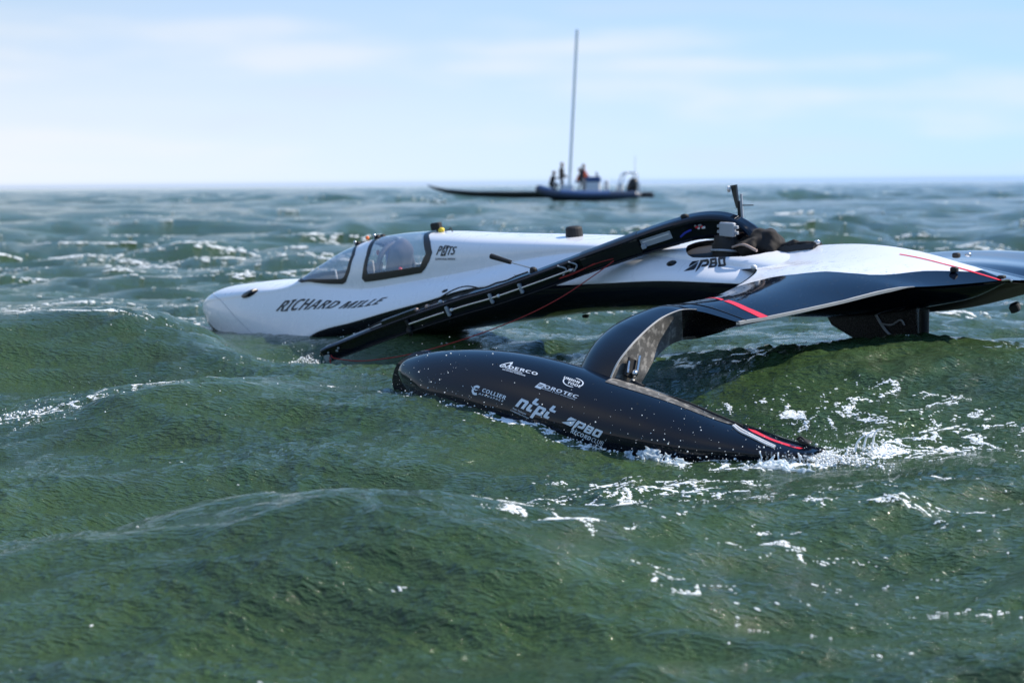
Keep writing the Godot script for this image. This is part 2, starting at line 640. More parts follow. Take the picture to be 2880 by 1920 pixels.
# ---------------------------------------------------------------- blended bodies: surface nets over tapered capsules
func blend(bones: Array, cell: float, k: float, rough := 0.0) -> ArrayMesh:
	var lo := Vector3.INF
	var hi := -Vector3.INF
	for b in bones:
		for e in [[b[0], b[2]], [b[1], b[3]]]:
			lo = lo.min(e[0] - Vector3.ONE * (e[1] + cell * 2.5))
			hi = hi.max(e[0] + Vector3.ONE * (e[1] + cell * 2.5))
	var n := Vector3i(((hi - lo) / cell).ceil()) + Vector3i.ONE
	var f := PackedFloat32Array()
	f.resize(n.x * n.y * n.z)
	f.fill(0.0)
	var ns := noise(77, 2.2, 3)
	var sum := PackedFloat32Array()
	sum.resize(f.size())
	for b in bones:
		var a: Vector3 = b[0]
		var ab: Vector3 = b[1] - a
		var l2 := maxf(ab.length_squared(), 1e-9)
		var r0: float = b[2]
		var r1: float = b[3]
		var reach := maxf(r0, r1) + k * 6.0
		var mn := Vector3i((((b[0] as Vector3).min(b[1]) - Vector3.ONE * reach - lo) / cell).floor()).clamp(Vector3i.ZERO, n - Vector3i.ONE)
		var mx := Vector3i((((b[0] as Vector3).max(b[1]) + Vector3.ONE * reach - lo) / cell).ceil()).clamp(Vector3i.ZERO, n - Vector3i.ONE)
		for z in range(mn.z, mx.z + 1):
			for y in range(mn.y, mx.y + 1):
				for x in range(mn.x, mx.x + 1):
					var p := lo + Vector3(x, y, z) * cell
					var t := clampf((p - a).dot(ab) / l2, 0.0, 1.0)
					var d := p.distance_to(a + ab * t) - lerpf(r0, r1, t)
					sum[(z * n.y + y) * n.x + x] += exp(-d / k)
	for z in n.z:
		for y in n.y:
			for x in n.x:
				var i := (z * n.y + y) * n.x + x
				f[i] = -k * log(maxf(sum[i], 1e-12))
				if rough > 0.0 and f[i] < .3:
					f[i] += rough * ns.get_noise_3dv((lo + Vector3(x, y, z) * cell) * 2.0)
	var vid := PackedInt32Array()
	vid.resize(f.size())
	vid.fill(-1)
	var vs := PackedVector3Array()
	var offs := [0, 1, n.x, n.x + 1, n.x * n.y, n.x * n.y + 1, n.x * n.y + n.x, n.x * n.y + n.x + 1]
	var edges := [[0, 1], [2, 3], [4, 5], [6, 7], [0, 2], [1, 3], [4, 6], [5, 7], [0, 4], [1, 5], [2, 6], [3, 7]]
	var corner := [Vector3(0, 0, 0), Vector3(1, 0, 0), Vector3(0, 1, 0), Vector3(1, 1, 0), Vector3(0, 0, 1), Vector3(1, 0, 1), Vector3(0, 1, 1), Vector3(1, 1, 1)]
	for z in n.z - 1:
		for y in n.y - 1:
			for x in n.x - 1:
				var i := (z * n.y + y) * n.x + x
				var inside := 0
				for o in offs:
					if f[i + o] < 0:
						inside += 1
				if inside == 0 or inside == 8:
					continue
				var c := Vector3.ZERO
				var m := 0
				for e in edges:
					var fa := f[i + offs[e[0]]]
					var fb := f[i + offs[e[1]]]
					if (fa < 0) != (fb < 0):
						c += (corner[e[0]] as Vector3).lerp(corner[e[1]], fa / (fa - fb))
						m += 1
				vid[i] = vs.size()
				vs.append(lo + (Vector3(x, y, z) + c / m) * cell)
	var st := SurfaceTool.new()
	st.begin(Mesh.PRIMITIVE_TRIANGLES)
	for v in vs:
		st.add_vertex(v)
	var step := [1, n.x, n.x * n.y]
	for z in range(1, n.z - 1):
		for y in range(1, n.y - 1):
			for x in range(1, n.x - 1):
				var i := (z * n.y + y) * n.x + x
				for ax in 3:
					var j: int = i + step[ax]
					if (f[i] < 0) == (f[j] < 0):
						continue
					var u: int = step[(ax + 1) % 3]
					var w: int = step[(ax + 2) % 3]
					var q := [vid[i], vid[i - u], vid[i - u - w], vid[i - w]]
					if f[i] >= 0:
						q = [q[0], q[3], q[2], q[1]]
					if q.min() < 0:
						continue
					for t in [0, 1, 2, 0, 2, 3]:
						st.add_index(q[t])
	st.generate_normals()
	return st.commit()


# ================================================================ the racing boat
func boat_basis() -> Basis:
	var hl := deg_to_rad(6.0)
	var p := Vector3(-BX.z, 0, BX.x)
	return Basis(BX, Vector3.UP * cos(hl) + p * sin(hl), p * cos(hl) - Vector3.UP * sin(hl))


func trimaran() -> void:
	boat = thing("racing_trimaran", "white and black racing trimaran with bubble cockpit lying on the waves", "trimaran", Transform3D(boat_basis(), BO))
	main_hull()
	cockpit()
	wings()
	outrigger()
	boom()
	stern_gear()
	loose_things()


func main_hull() -> void:
	var fw := poly([-8.24, -.02, -8.22, .5, -8.06, .9, -7.85, .965, -7.44, .965, -7.39, .94, -7.33, .8, -7.30, .5, -7.38, .15, -7.40, -.02])
	var fp := poly([-8.17, -.02, -8.15, .5, -8.02, .84, -7.80, .885, -7.45, .895, -7.41, .87, -7.37, .76, -7.345, .5, -7.42, .15, -7.44, -.02])
	var sw := poly([-7.16, -.02, -7.14, .19, -7.10, .58, -7.125, .83, -7.14, .91, -7.10, .95, -6.27, .96, -6.21, .92, -6.15, .83, -6.12, .7, -6.19, .45, -6.31, .18, -6.34, -.02])
	var sp := poly([-7.10, -.02, -7.09, .2, -7.055, .54, -7.075, .80, -7.06, .865, -6.9, .87, -6.37, .885, -6.28, .89, -6.24, .8, -6.205, .71, -6.29, .43, -6.37, .2, -6.41, -.02])
	var well := poly([-3.02, .30, -2.953, .579, -2.891, .803, -2.836, .896, -2.718, .842, -2.495, .68, -2.322, .564, -2.22, .386, -2.1, -.02, -3.05, -.02])
	var us := span(-10.17, -1.0, 260)
	var vs := PackedFloat32Array([0, .02, .06, .12, .18, .24, .3, .36, .42, .48, .54, .6, .66, .72, .78, .84, .9, .95, 1.0, 1.05, 1.12, 1.2, 1.3, 1.4, 1.5, 1.6, 1.7, 1.8, 1.9, 2.0])
	var st := SurfaceTool.new()
	st.begin(Mesh.PRIMITIVE_TRIANGLES)
	patch(hull_s, us, vs, [], [fw, sw, well], 0.0, false, st)
	patch(hull_m, us, vs, [], [fw, sw, well], 0.0, true, st)
	var skin := part("main_hull", st.commit(), "white_paint", boat)
	st = SurfaceTool.new()
	st.begin(Mesh.PRIMITIVE_TRIANGLES)
	var ub := span(-10.17, 0.0, 160)
	var vb := span(2.0, 3.0, 12)
	patch(hull_s, ub, vb, [], [], 0.0, false, st)
	patch(hull_m, ub, vb, [], [], 0.0, true, st)
	part("hull_bottom", st.commit(), "black_paint", boat)
	st = SurfaceTool.new()
	st.begin(Mesh.PRIMITIVE_TRIANGLES)
	var ut := span(-1.0, 0.0, 40)
	patch(hull_s, ut, vs, [], [], 0.0, false, st)
	patch(hull_m, ut, vs, [], [], 0.0, true, st)
	part("tail", st.commit(), "black_paint", boat)
	# the dark well in which the boom is hinged
	st = SurfaceTool.new()
	st.begin(Mesh.PRIMITIVE_TRIANGLES)
	var uw := span(-3.1, -2.0, 40)
	patch(hull_s, uw, span(-.02, 1.0, 20), [well], [], -.05, false, st)
	patch(hull_m, uw, span(-.02, 1.0, 20), [well], [], -.05, true, st)
	part("boom_well", st.commit(), "rubber", boat)

	# glazing, frame round each pane; the panes wrap over the top
	var ug := span(-8.3, -7.2, 40)
	var uh := span(-7.2, -6.0, 44)
	var vg := span(0.0, 1.0, 30)
	for w in [["windshield_frame", "windshield_pane", fw, fp, ug], ["side_window_frame", "side_window_pane", sw, sp, uh]]:
		st = SurfaceTool.new()
		st.begin(Mesh.PRIMITIVE_TRIANGLES)
		for off in [.006, -.012]:
			patch(hull_s, w[4], vg, [w[2]], [w[3]], off, false, st)
			patch(hull_m, w[4], vg, [w[2]], [w[3]], off, true, st)
		var fr := part(w[0], st.commit(), "frame_black", boat)
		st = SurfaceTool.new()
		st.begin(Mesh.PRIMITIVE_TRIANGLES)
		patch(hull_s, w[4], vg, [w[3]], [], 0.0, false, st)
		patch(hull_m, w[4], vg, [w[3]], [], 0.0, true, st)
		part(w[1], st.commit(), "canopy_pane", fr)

	# sponsor lettering and emblem on the port side
	part("lettering", letters("RICHARD MILLE", "Droid Sans", true, hull_s, Vector2(-8.39, 1.375), Vector2(1.61, .235), Vector2(.13, -.17)), "lettering_dark", skin)
	part("lettering", letters("P", "Droid Sans", true, hull_s, Vector2(-6.06, .752), Vector2(.055, .005), Vector2(.03, -.185)), "lettering_dark", skin)
	part("lettering", letters("TS", "Droid Sans", true, hull_s, Vector2(-5.92, .772), Vector2(.11, .012), Vector2(.03, -.185)), "lettering_dark", skin)
	part("emblem", emblem([poly([0, -.1, 1, -.1, 1, 1.1, 0, 1.1])], [ring_arc(Vector2(.5, .35), .32, .3, .12, .3, 5.2, 10), poly([.3, .95, .45, 1.0, .8, .2, .68, .15])], hull_s, Vector2(-5.995, .762), Vector2(.07, .008), Vector2(.03, -.185), .003), "lettering_dark", skin)
	part("lettering", letters("OPERATIONAL PARTNER", "Droid Sans", false, hull_s, Vector2(-6.069, .834), Vector2(.278, .039), Vector2(.003, -.03)), "lettering_dark", skin)
	boat_logo(hull_s, Vector2(-2.799, 1.473), Vector2(.062, -.0755), Vector2(-.037, -.40), "lettering_dark", skin)

	var seam := []
	for k in 22:
		var x := lerpf(-9.85, -8.7, pow(k / 21.0, 1.3))
		seam.append(hull_s(x, lerpf(.25, 1.98, k / 21.0)) + norm_of(hull_s, x, lerpf(.25, 1.98, k / 21.0)) * .0005)
	part("seam", tube(seam, .0035, 5, -1.0, false), "grey_plastic", skin)

	# small fittings let into the skin
	for s in [[-8.89, .87, .14, .04], [-5.78, 1.776, .045, .016], [-3.02, 1.228, .05, .04]]:
		var p := hull_s(s[0], s[1])
		var n := norm_of(hull_s, s[0], s[1])
		var bs := Basis(Vector3(.95, .31, 0).slide(n).normalized(), Vector3.ZERO, n)
		bs.y = bs.z.cross(bs.x)
		part("inlet", ball(Vector3(s[2], s[3], .012), 14), "frame_black", boat, Transform3D(bs, p))


func boat_logo(f: Callable, o: Vector2, a: Vector2, b: Vector2, m: String, parent: Node3D, flip := false) -> void:
	var shapes := [poly([.05, .42, .05, .75, .25, 1, 1.25, 1, 1.22, .93]), poly([-.5, 0, 1.0, 0, 1.2, .2, 1.2, .82, .95, .7]),
		poly([1.35, -.35, 1.45, 1, 1.95, 1, 1.75, .1]), poly([1.9, 1, 2.75, 1, 2.88, .85, 2.88, .4, 2.72, .22, 1.95, .22, 1.97, .46, 2.5, .5, 2.5, .76, 1.93, .76]),
		poly([3.05, .1, 3.15, 0, 4.05, 0, 4.15, .1, 4.15, .9, 4.05, 1, 3.15, 1, 3.05, .9]), poly([4.35, .1, 4.45, 0, 5.4, 0, 5.5, .1, 5.5, .9, 5.4, 1, 4.45, 1, 4.35, .9])]
	var holes := [poly([3.38, .62, 3.82, .62, 3.82, .76, 3.38, .76]), poly([3.38, .24, 3.82, .24, 3.82, .40, 3.38, .40]), poly([4.7, .26, 5.15, .26, 5.15, .74, 4.7, .74])]
	part("emblem", emblem(shapes, holes, f, o, a, b, .003, flip), m, parent)


func cockpit() -> void:
	# tub, seat and panels seen through the panes
	var st := SurfaceTool.new()
	st.begin(Mesh.PRIMITIVE_TRIANGLES)
	var tub := func(x: float, v: float) -> Vector3:
		var p := hull_s(clampf(x, -8.1, -6.0), 1.0)
		return Vector3(p.x, p.y - .02 - .30 * sin(PI * clampf(v, 0, 1)), lerpf(p.z, -p.z, clampf(v, 0, 1)) * .95)
	patch(tub, span(-8.1, -6.0, 30), span(0, 1, 14), [], [], 0.0, false, st)
	part("cockpit_tub", st.commit(), "cockpit_grey", boat)
	var arch := []
	for i in 21:
		var t := PI * i / 20.0
		arch.append(Vector3(-6.98 + .02 * sin(t), -.22 + .42 * pow(sin(t), .7), .27 * cos(t)))
	part("roll_bar", tube(arch, .028, 8, -1.0, false), "cockpit_dark", boat)
	var seat := part("pilot_seat", blend([[Vector3(-6.98, -.22, -.05), Vector3(-6.86, .12, -.05), .10, .09], [Vector3(-6.98, -.22, .06), Vector3(-6.86, .12, .06), .10, .09], [Vector3(-6.87, .12, 0), Vector3(-6.84, .19, 0), .08, .07], [Vector3(-7.2, -.24, 0), Vector3(-6.98, -.24, 0), .10, .12]], .025, .02), "cockpit_dark", boat)
	part("harness_buckle", ball(Vector3(.025, .03, .02)), "red_paint", seat, put(Vector3(-6.76, -.05, .14)))
	part("instrument_panel", block(Vector3(.2, .23, .02), .008), "cockpit_blue", boat, put(Vector3(-7.12, .06, -.13), Vector3(0, 10, 0)))
	part("console", block(Vector3(.05, .22, .34), .012), "cockpit_grey", boat, put(Vector3(-7.36, -.12, 0), Vector3(0, 0, -14)))
	for p in [[-7.20, .03, .1, .15], [-7.78, -.08, .1, .10]]:
		part("grab_handle", tube([Vector3(p[0] - .07, p[1], p[2]), Vector3(p[0], p[1], p[2]), Vector3(p[0] + .012, p[1] - p[3], p[2])], .009, 8, -1.0, false), "rib_white", boat)
	part("warning_light", ball(Vector3(.022, .03, .02)), "orange_fabric", boat, put(Vector3(-7.23, .10, -.02)))
	for x in [-7.47, -7.17]:
		for z in [-.07, .05]:
			part("camera_mount", block(Vector3(.06, .035, .05), .008), "rubber", boat, put(Vector3(x + z * .4, tab(HULL, 1, x + z * .4) + .012, z), Vector3(0, 0, 20)))
		part("mount_knob", ball(Vector3(.018, .02, .018)), "steel", boat, put(Vector3(x + .02, tab(HULL, 1, x) + .035, .09)))
	part("mount_knob", ball(Vector3(.02, .02, .02)), "orange_fabric", boat, put(Vector3(-7.31, .262, .04)))
	# deck camera, yellow float and clip behind the canopy
	var dc := part("deck_camera", block(Vector3(.11, .075, .07), .01), "rubber", boat, put(Vector3(-6.33, .385, 0), Vector3(0, 8, 6)))
	part("camera_foot", block(Vector3(.05, .05, .05), .008), "rubber", dc, put(Vector3(.03, -.05, 0)))
	part("yellow_float", ball(Vector3(.04, .028, .028)), "yellow_plastic", boat, put(Vector3(-6.235, .35, .03), Vector3(0, 0, 14)))
	part("deck_wire", tube([Vector3(-6.19, .34, .02), Vector3(-6.14, .352, .02), Vector3(-6.11, .375, .02), Vector3(-6.09, .335, .02)], .006, 6, -1.0, false), "rubber", boat)
	part("yellow_line", tube([Vector3(-8.28, -.17, .03), Vector3(-8.2, -.115, .05), Vector3(-8.1, -.075, .05)], .009, 6), "yellow_plastic", boat)
	# round aerial on the spine
	var rings := []
	for e in [[.275, .082], [.30, .084], [.375, .080], [.392, .074], [.40, .05]]:
		var ring := PackedVector3Array()
		for k in 18:
			ring.append(Vector3(-4.51 + cos(TAU * k / 18) * e[1], e[0], sin(TAU * k / 18) * e[1]))
		rings.append(ring)
	part("aerial", loft(rings), "rubber", boat)


func wings() -> void:
	var white := poly([0, 0, 1.04, 0, .95, .10, .87, .18, .84, .25, .83, .33, .79, .40, .75, .47, .74, .61, .70, .71, .63, .755, .55, .785, .34, .84, .18, .895, .08, .925, 0, .925])
	var red := [poly([1.60, .095, 1.615, .095, 1.785, .37, 1.83, .44, 1.80, .44, 1.755, .375]), poly([1.795, .475, 1.845, .475, 1.95, .74, 2.03, 1.0, 1.965, 1.0, 1.895, .74])]
	var tail_red := [poly([.125, .70, .14, .70, .12, .84, .095, .92, .06, 1.0, .035, 1.0, .07, .92, .105, .84])]
	var zs := PackedFloat32Array([0, .03, .06, .1, .15, .2, .26, .32, .4, .48, .56, .64, .72, .8, .9, 1.0, 1.12, 1.25, 1.4, 1.55, 1.7, 1.85, 2.0, 2.1, 2.2])
	var cs := span(0, 1, 44)
	for port in [true, false]:
		var f: Callable = wing_s if port else wing_m
		var g: Callable = wing_under if port else wing_under_m
		if not port:
			white = poly([0, 0, 1.0, 0, .8, .3, .55, .62, .35, .80, .12, .91, 0, .925])
		var deck := part("wing_deck", patch(f, zs, cs, [white], [], 0.0, port), "white_paint", boat)
		if port:
			part("red_line", patch(f, span(0, .15, 6), cs, tail_red, [], .003, true), "red_paint", deck)
		var top := part("wing_skin", patch(f, zs, cs, [], [white], 0.0, port), "black_paint", boat)
		if port:
			part("red_stripe", patch(f, span(1.5, 2.1, 12), cs, [red[0]], [], .003, true), "red_paint", top)
			part("red_stripe", patch(f, span(1.5, 2.1, 12), cs, [red[1]], [], .003, true), "red_paint", top)
		var zu := PackedFloat32Array()
		for z in zs:
			if z >= .15:
				zu.append(z)
		part("wing_underside", patch(g, zu, cs, [], [], 0.0, not port), "black_paint" if port else "rubber", boat)
		# blunt trailing edge; to port the sun it catches is put into its colour
		var edge := []
		for i in 30:
			var z := lerpf(.75 if port else .3, 2.2, i / 29.0)
			var t := (f.call(z, 1.0) as Vector3)
			var h := .019 * smoothstep(.75, .95, z) + .002
			edge.append(PackedVector3Array([t + Vector3(-.03, .003, 0), t + Vector3(.004, .002, 0), t + Vector3(.004, -h, 0), t + Vector3(-.03, -h - .002, 0)]))
		part("trailing_edge", loft(edge), "pale_edge" if port else "black_paint", boat)
		if not port:
			var cap := []
			for i in 20:
				cap.append(PackedVector3Array([f.call(2.2, i / 19.0), g.call(2.2, i / 19.0), g.call(2.2, i / 19.0) - Vector3(0, 0, .01)]))
			part("wing_tip", loft(cap), "black_paint", boat)
	# fittings on the deck
	for p in [[-.35, .105, .2, .03], [-.52, .17, -.14, .03]]:
		part("deck_fitting", block(Vector3(p[3] * 2, p[3] * 1.4, p[3] * 1.6), .008), "rubber", boat, put(Vector3(p[0], p[1], p[2])))
	part("deck_knob", ball(Vector3(.03, .018, .025)), "steel", boat, put(Vector3(-.42, .175, -.16)))
	part("tail_fitting", block(Vector3(.06, .03, .05), .006), "rubber", boat, put(Vector3(-.04, .02, 0)))
	part("tail_fitting", tube([Vector3(-.03, .0, .02), Vector3(.03, .005, 0), Vector3(.05, -.01, 0)], .012, 8), "steel", boat)
	part("fairing_bolt", ball(Vector3(.03, .022, .022)), "rib_white", boat, put(Vector3(-2.03, .145, .6)))
	part("underside_sensor", block(Vector3(.08, .07, .09), .01), "rubber", boat, put(Vector3(-.20, -.31, -.5), Vector3(10, 20, 20)))


func outrigger() -> void:
	# arm that curves down from the wing tip: nose edge, crown, aft outer edge, aft inner edge
	var lead := curve([Vector3(-1.98, .015, 2.0), Vector3(-2.07, -.015, 2.2), Vector3(-2.09, -.05, 2.42), Vector3(-2.10, -.12, 2.62), Vector3(-2.09, -.21, 2.78), Vector3(-2.08, -.33, 2.92)], .02)
	var aft := curve([Vector3(-1.50, .045, 2.14), Vector3(-1.56, .058, 2.25), Vector3(-1.61, .03, 2.40), Vector3(-1.615, -.01, 2.55), Vector3(-1.62, -.07, 2.70), Vector3(-1.62, -.14, 2.85), Vector3(-1.64, -.24, 2.98), Vector3(-1.66, -.37, 3.07)], .02)
	var inner := curve([Vector3(-1.54, -.19, 1.95), Vector3(-1.57, -.20, 2.03), Vector3(-1.61, -.19, 2.20), Vector3(-1.63, -.21, 2.35), Vector3(-1.61, -.27, 2.55), Vector3(-1.59, -.36, 2.70), Vector3(-1.62, -.46, 2.77)], .02)
	var at := func(c: PackedVector3Array, t: float) -> Vector3:
		var k := clampf(t, 0, 1) * (c.size() - 1)
		var i := mini(int(k), c.size() - 2)
		return c[i].lerp(c[i + 1], k - i)
	var skin := func(t: float, c: float) -> Vector3:
		var a: Vector3 = at.call(lead, t)
		var b: Vector3 = at.call(aft, t)
		var d: Vector3 = a - (at.call(inner, t) as Vector3)
		return a.lerp(b, c) + Vector3(0, d.y, d.z + .15).normalized() * .055 * sin(PI * pow(clampf(c, 0, 1), .75))
	var arm := part("arm", patch(skin, span(0, 1, 40), span(0, 1, 16)), "black_paint", boat)
	var face := func(t: float, c: float) -> Vector3:
		return (at.call(aft, t) as Vector3).lerp(at.call(inner, t), c)
	part("aft_face", patch(face, span(0, 1, 40), span(0, 1, 8)), "salt_sheen_carbon", arm)
	var back := func(t: float, c: float) -> Vector3:
		var a: Vector3 = at.call(lead, t)
		var b: Vector3 = at.call(inner, t)
		return a.lerp(b, c) + Vector3(0, -.05, -.05) * sin(PI * clampf(c, 0, 1))
	part("inner_face", patch(back, span(0, 1, 40), span(0, 1, 10), [], [], 0.0, true), "black_paint", arm)
	var lip := []
	for i in 41:
		var t := lerpf(.0, 1.0, i / 40.0)
		var p: Vector3 = at.call(aft, t)
		lip.append(PackedVector3Array([p + Vector3(-.008, .004, .004), p + Vector3(.004, .002, .002), p + Vector3(.004, -.003, -.003), p + Vector3(-.008, -.002, -.002)]))
	part("edge_lip", loft(lip), "pale_edge", arm)
	# hollow under the wing tip, between the arm and the trailing edge
	var hollow_top := curve([Vector3(-1.56, .056, 2.25), Vector3(-1.46, .058, 2.255), Vector3(-1.34, .045, 2.25), Vector3(-1.21, .012, 2.23), Vector3(-1.06, -.03, 2.2)], .02)
	var hollow_low := curve([Vector3(-1.61, -.19, 2.2), Vector3(-1.57, -.20, 2.05), Vector3(-1.36, -.145, 2.05), Vector3(-1.2, -.09, 2.1), Vector3(-1.06, -.055, 2.19)], .02)
	var hollow := func(t: float, c: float) -> Vector3:
		var a: Vector3 = at.call(hollow_top, t)
		var b: Vector3 = at.call(hollow_low, t)
		return a.lerp(b, c) + Vector3(0, .0, -.07) * sin(PI * clampf(c, 0, 1)) * sin(PI * clampf(t, .02, 1))
	part("tip_hollow", patch(hollow, span(0, 1, 24), span(0, 1, 10)), "carbon", arm)
	var tipskin := func(t: float, c: float) -> Vector3:
		return wing_s(2.2, lerpf(.0, 1.0, t)).lerp(at.call(hollow_top, (t - .5) * 2.0) if t > .5 else at.call(lead, .13 + .2 * t), c)
	part("tip_skin", patch(tipskin, span(.5, 1, 24), span(0, 1, 3), [], [], .001), "black_paint", arm)
	var seam := []
	for i in 21:
		var c := i / 20.0
		seam.append(wing_s(lerpf(1.93, 2.14, c), c) + Vector3(0, .002, 0))
	part("seam", tube(seam, .003, 5, -1.0, false), "rubber", arm)

	# float
	var us := PackedFloat32Array()
	for i in 121:
		us.append(-3.86 + 4.06 * pow(i / 120.0, 1.15))
	var fl := part("float", patch(float_s, us, span(-PI, PI, 56)), "black_paint", boat)
	var ring := PackedVector3Array()
	for k in 24:
		ring.append(float_s(-3.86, TAU * k / 24))
	var ring2 := PackedVector3Array()
	for p in ring:
		ring2.append(Vector3(-3.72, -.49, 3.1).lerp(p, .4) + Vector3(-.004, 0, 0))
	part("nose_cap", loft([ring2, ring], false), "black_paint", fl)
	# crescent fin along the bow
	var fin := []
	var out_line := curve([Vector3(-3.62, -.235, 3.0), Vector3(-3.74, -.25, 3.0), Vector3(-3.88, -.31, 3.0), Vector3(-3.98, -.38, 3.0), Vector3(-4.04, -.51, 3.0), Vector3(-4.01, -.62, 3.0), Vector3(-3.92, -.75, 3.0), Vector3(-3.76, -.86, 3.0)], .02)
	var in_line := curve([Vector3(-3.58, -.27, 3.02), Vector3(-3.68, -.30, 3.02), Vector3(-3.74, -.35, 3.02), Vector3(-3.76, -.43, 3.02), Vector3(-3.72, -.53, 3.02), Vector3(-3.64, -.62, 3.02), Vector3(-3.55, -.70, 3.02), Vector3(-3.4, -.82, 3.02)], .02)
	for i in 60:
		var t := i / 59.0
		var p := out_line[int(t * (out_line.size() - 1))]
		var q := in_line[int(t * (in_line.size() - 1))]
		fin.append(PackedVector3Array([p + Vector3(0, 0, -.03), p + Vector3(0, 0, .02), p.lerp(q, .55) + Vector3(0, 0, .035), p.lerp(q, .75) + Vector3(0, 0, .0), q, q + Vector3(0, 0, -.06)]))
	part("bow_fin", loft(fin), "black_paint", fl)
	float_lettering(fl)
	# flat deck of the tail with its stripes and piping
	part("red_stripe", patch(float_s, span(-.5, .1, 24), span(-.6, .8, 20), [poly([-.40, -.02, -.34, .10, -.2, .22, -.06, .36, .085, .56, .095, .36, -.04, .20, -.2, .08, -.34, -.08])], [], .003), "red_paint", fl)
	for s in [[.11, .34, .48, .64, .80], [.03, .22, .38, .52, .70]]:
		var pts := []
		var xs := [-.50, -.40, -.27, -.17, -.085]
		for i in 5:
			var q := float_s(xs[i], s[i])
			pts.append(q + norm_of(float_s, xs[i], s[i]) * .006)
		part("piping", tube(pts, .008, 6), "grey_rope", fl)
	var deck := poly([-1.64, -.12, -1.62, .16, -1.3, .13, -.9, .07, -.55, .04, -.5, -.1, -.9, -.2, -1.3, -.25])
	part("grip_strip", patch(float_s, span(-1.7, -.4, 50), span(-.3, .3, 12), [deck], [], .003), "salt_sheen_carbon", fl)
	part("tail_hook", block(Vector3(.09, .025, .06), .008), "rubber", fl, put(Vector3(.07, -.675, 3.08), Vector3(0, 0, -14)))
	part("tail_hook", tube([Vector3(.02, -.66, 3.1), Vector3(.05, -.64, 3.1), Vector3(.08, -.66, 3.1)], .008, 6), "rubber", fl)
	# fittings at the foot of the arm
	part("tackle_plate", block(Vector3(.02, .15, .10), .006), "rubber", arm, put(Vector3(-1.595, -.285, 2.885), Vector3(-28, 0, 0)))
	part("tackle_rod", tube([Vector3(-1.56, -.34, 2.86), Vector3(-1.565, -.205, 2.80)], .011, 8), "steel", arm)
	part("tackle_block", ball(Vector3(.022, .03, .03)), "steel", arm, put(Vector3(-1.56, -.325, 2.88)))
	part("tackle_block", ball(Vector3(.02, .022, .022)), "pale_edge", arm, put(Vector3(-1.57, -.385, 2.90)))
	part("tackle_pin", tube([Vector3(-1.59, -.23, 2.90), Vector3(-1.58, -.31, 2.94)], .009, 6), "steel", arm)
	part("shroud", tube([Vector3(-1.56, -.37, 2.93), Vector3(-1.30, -.43, 3.0), Vector3(-1.0, -.47, 3.03), Vector3(-.45, -.605, 3.08)], .007, 6), "rubber", arm)
	part("shroud_end", tube([Vector3(-1.52, -.38, 2.935), Vector3(-1.42, -.405, 2.965)], .016, 8), "rubber", arm)
	drops(fl)


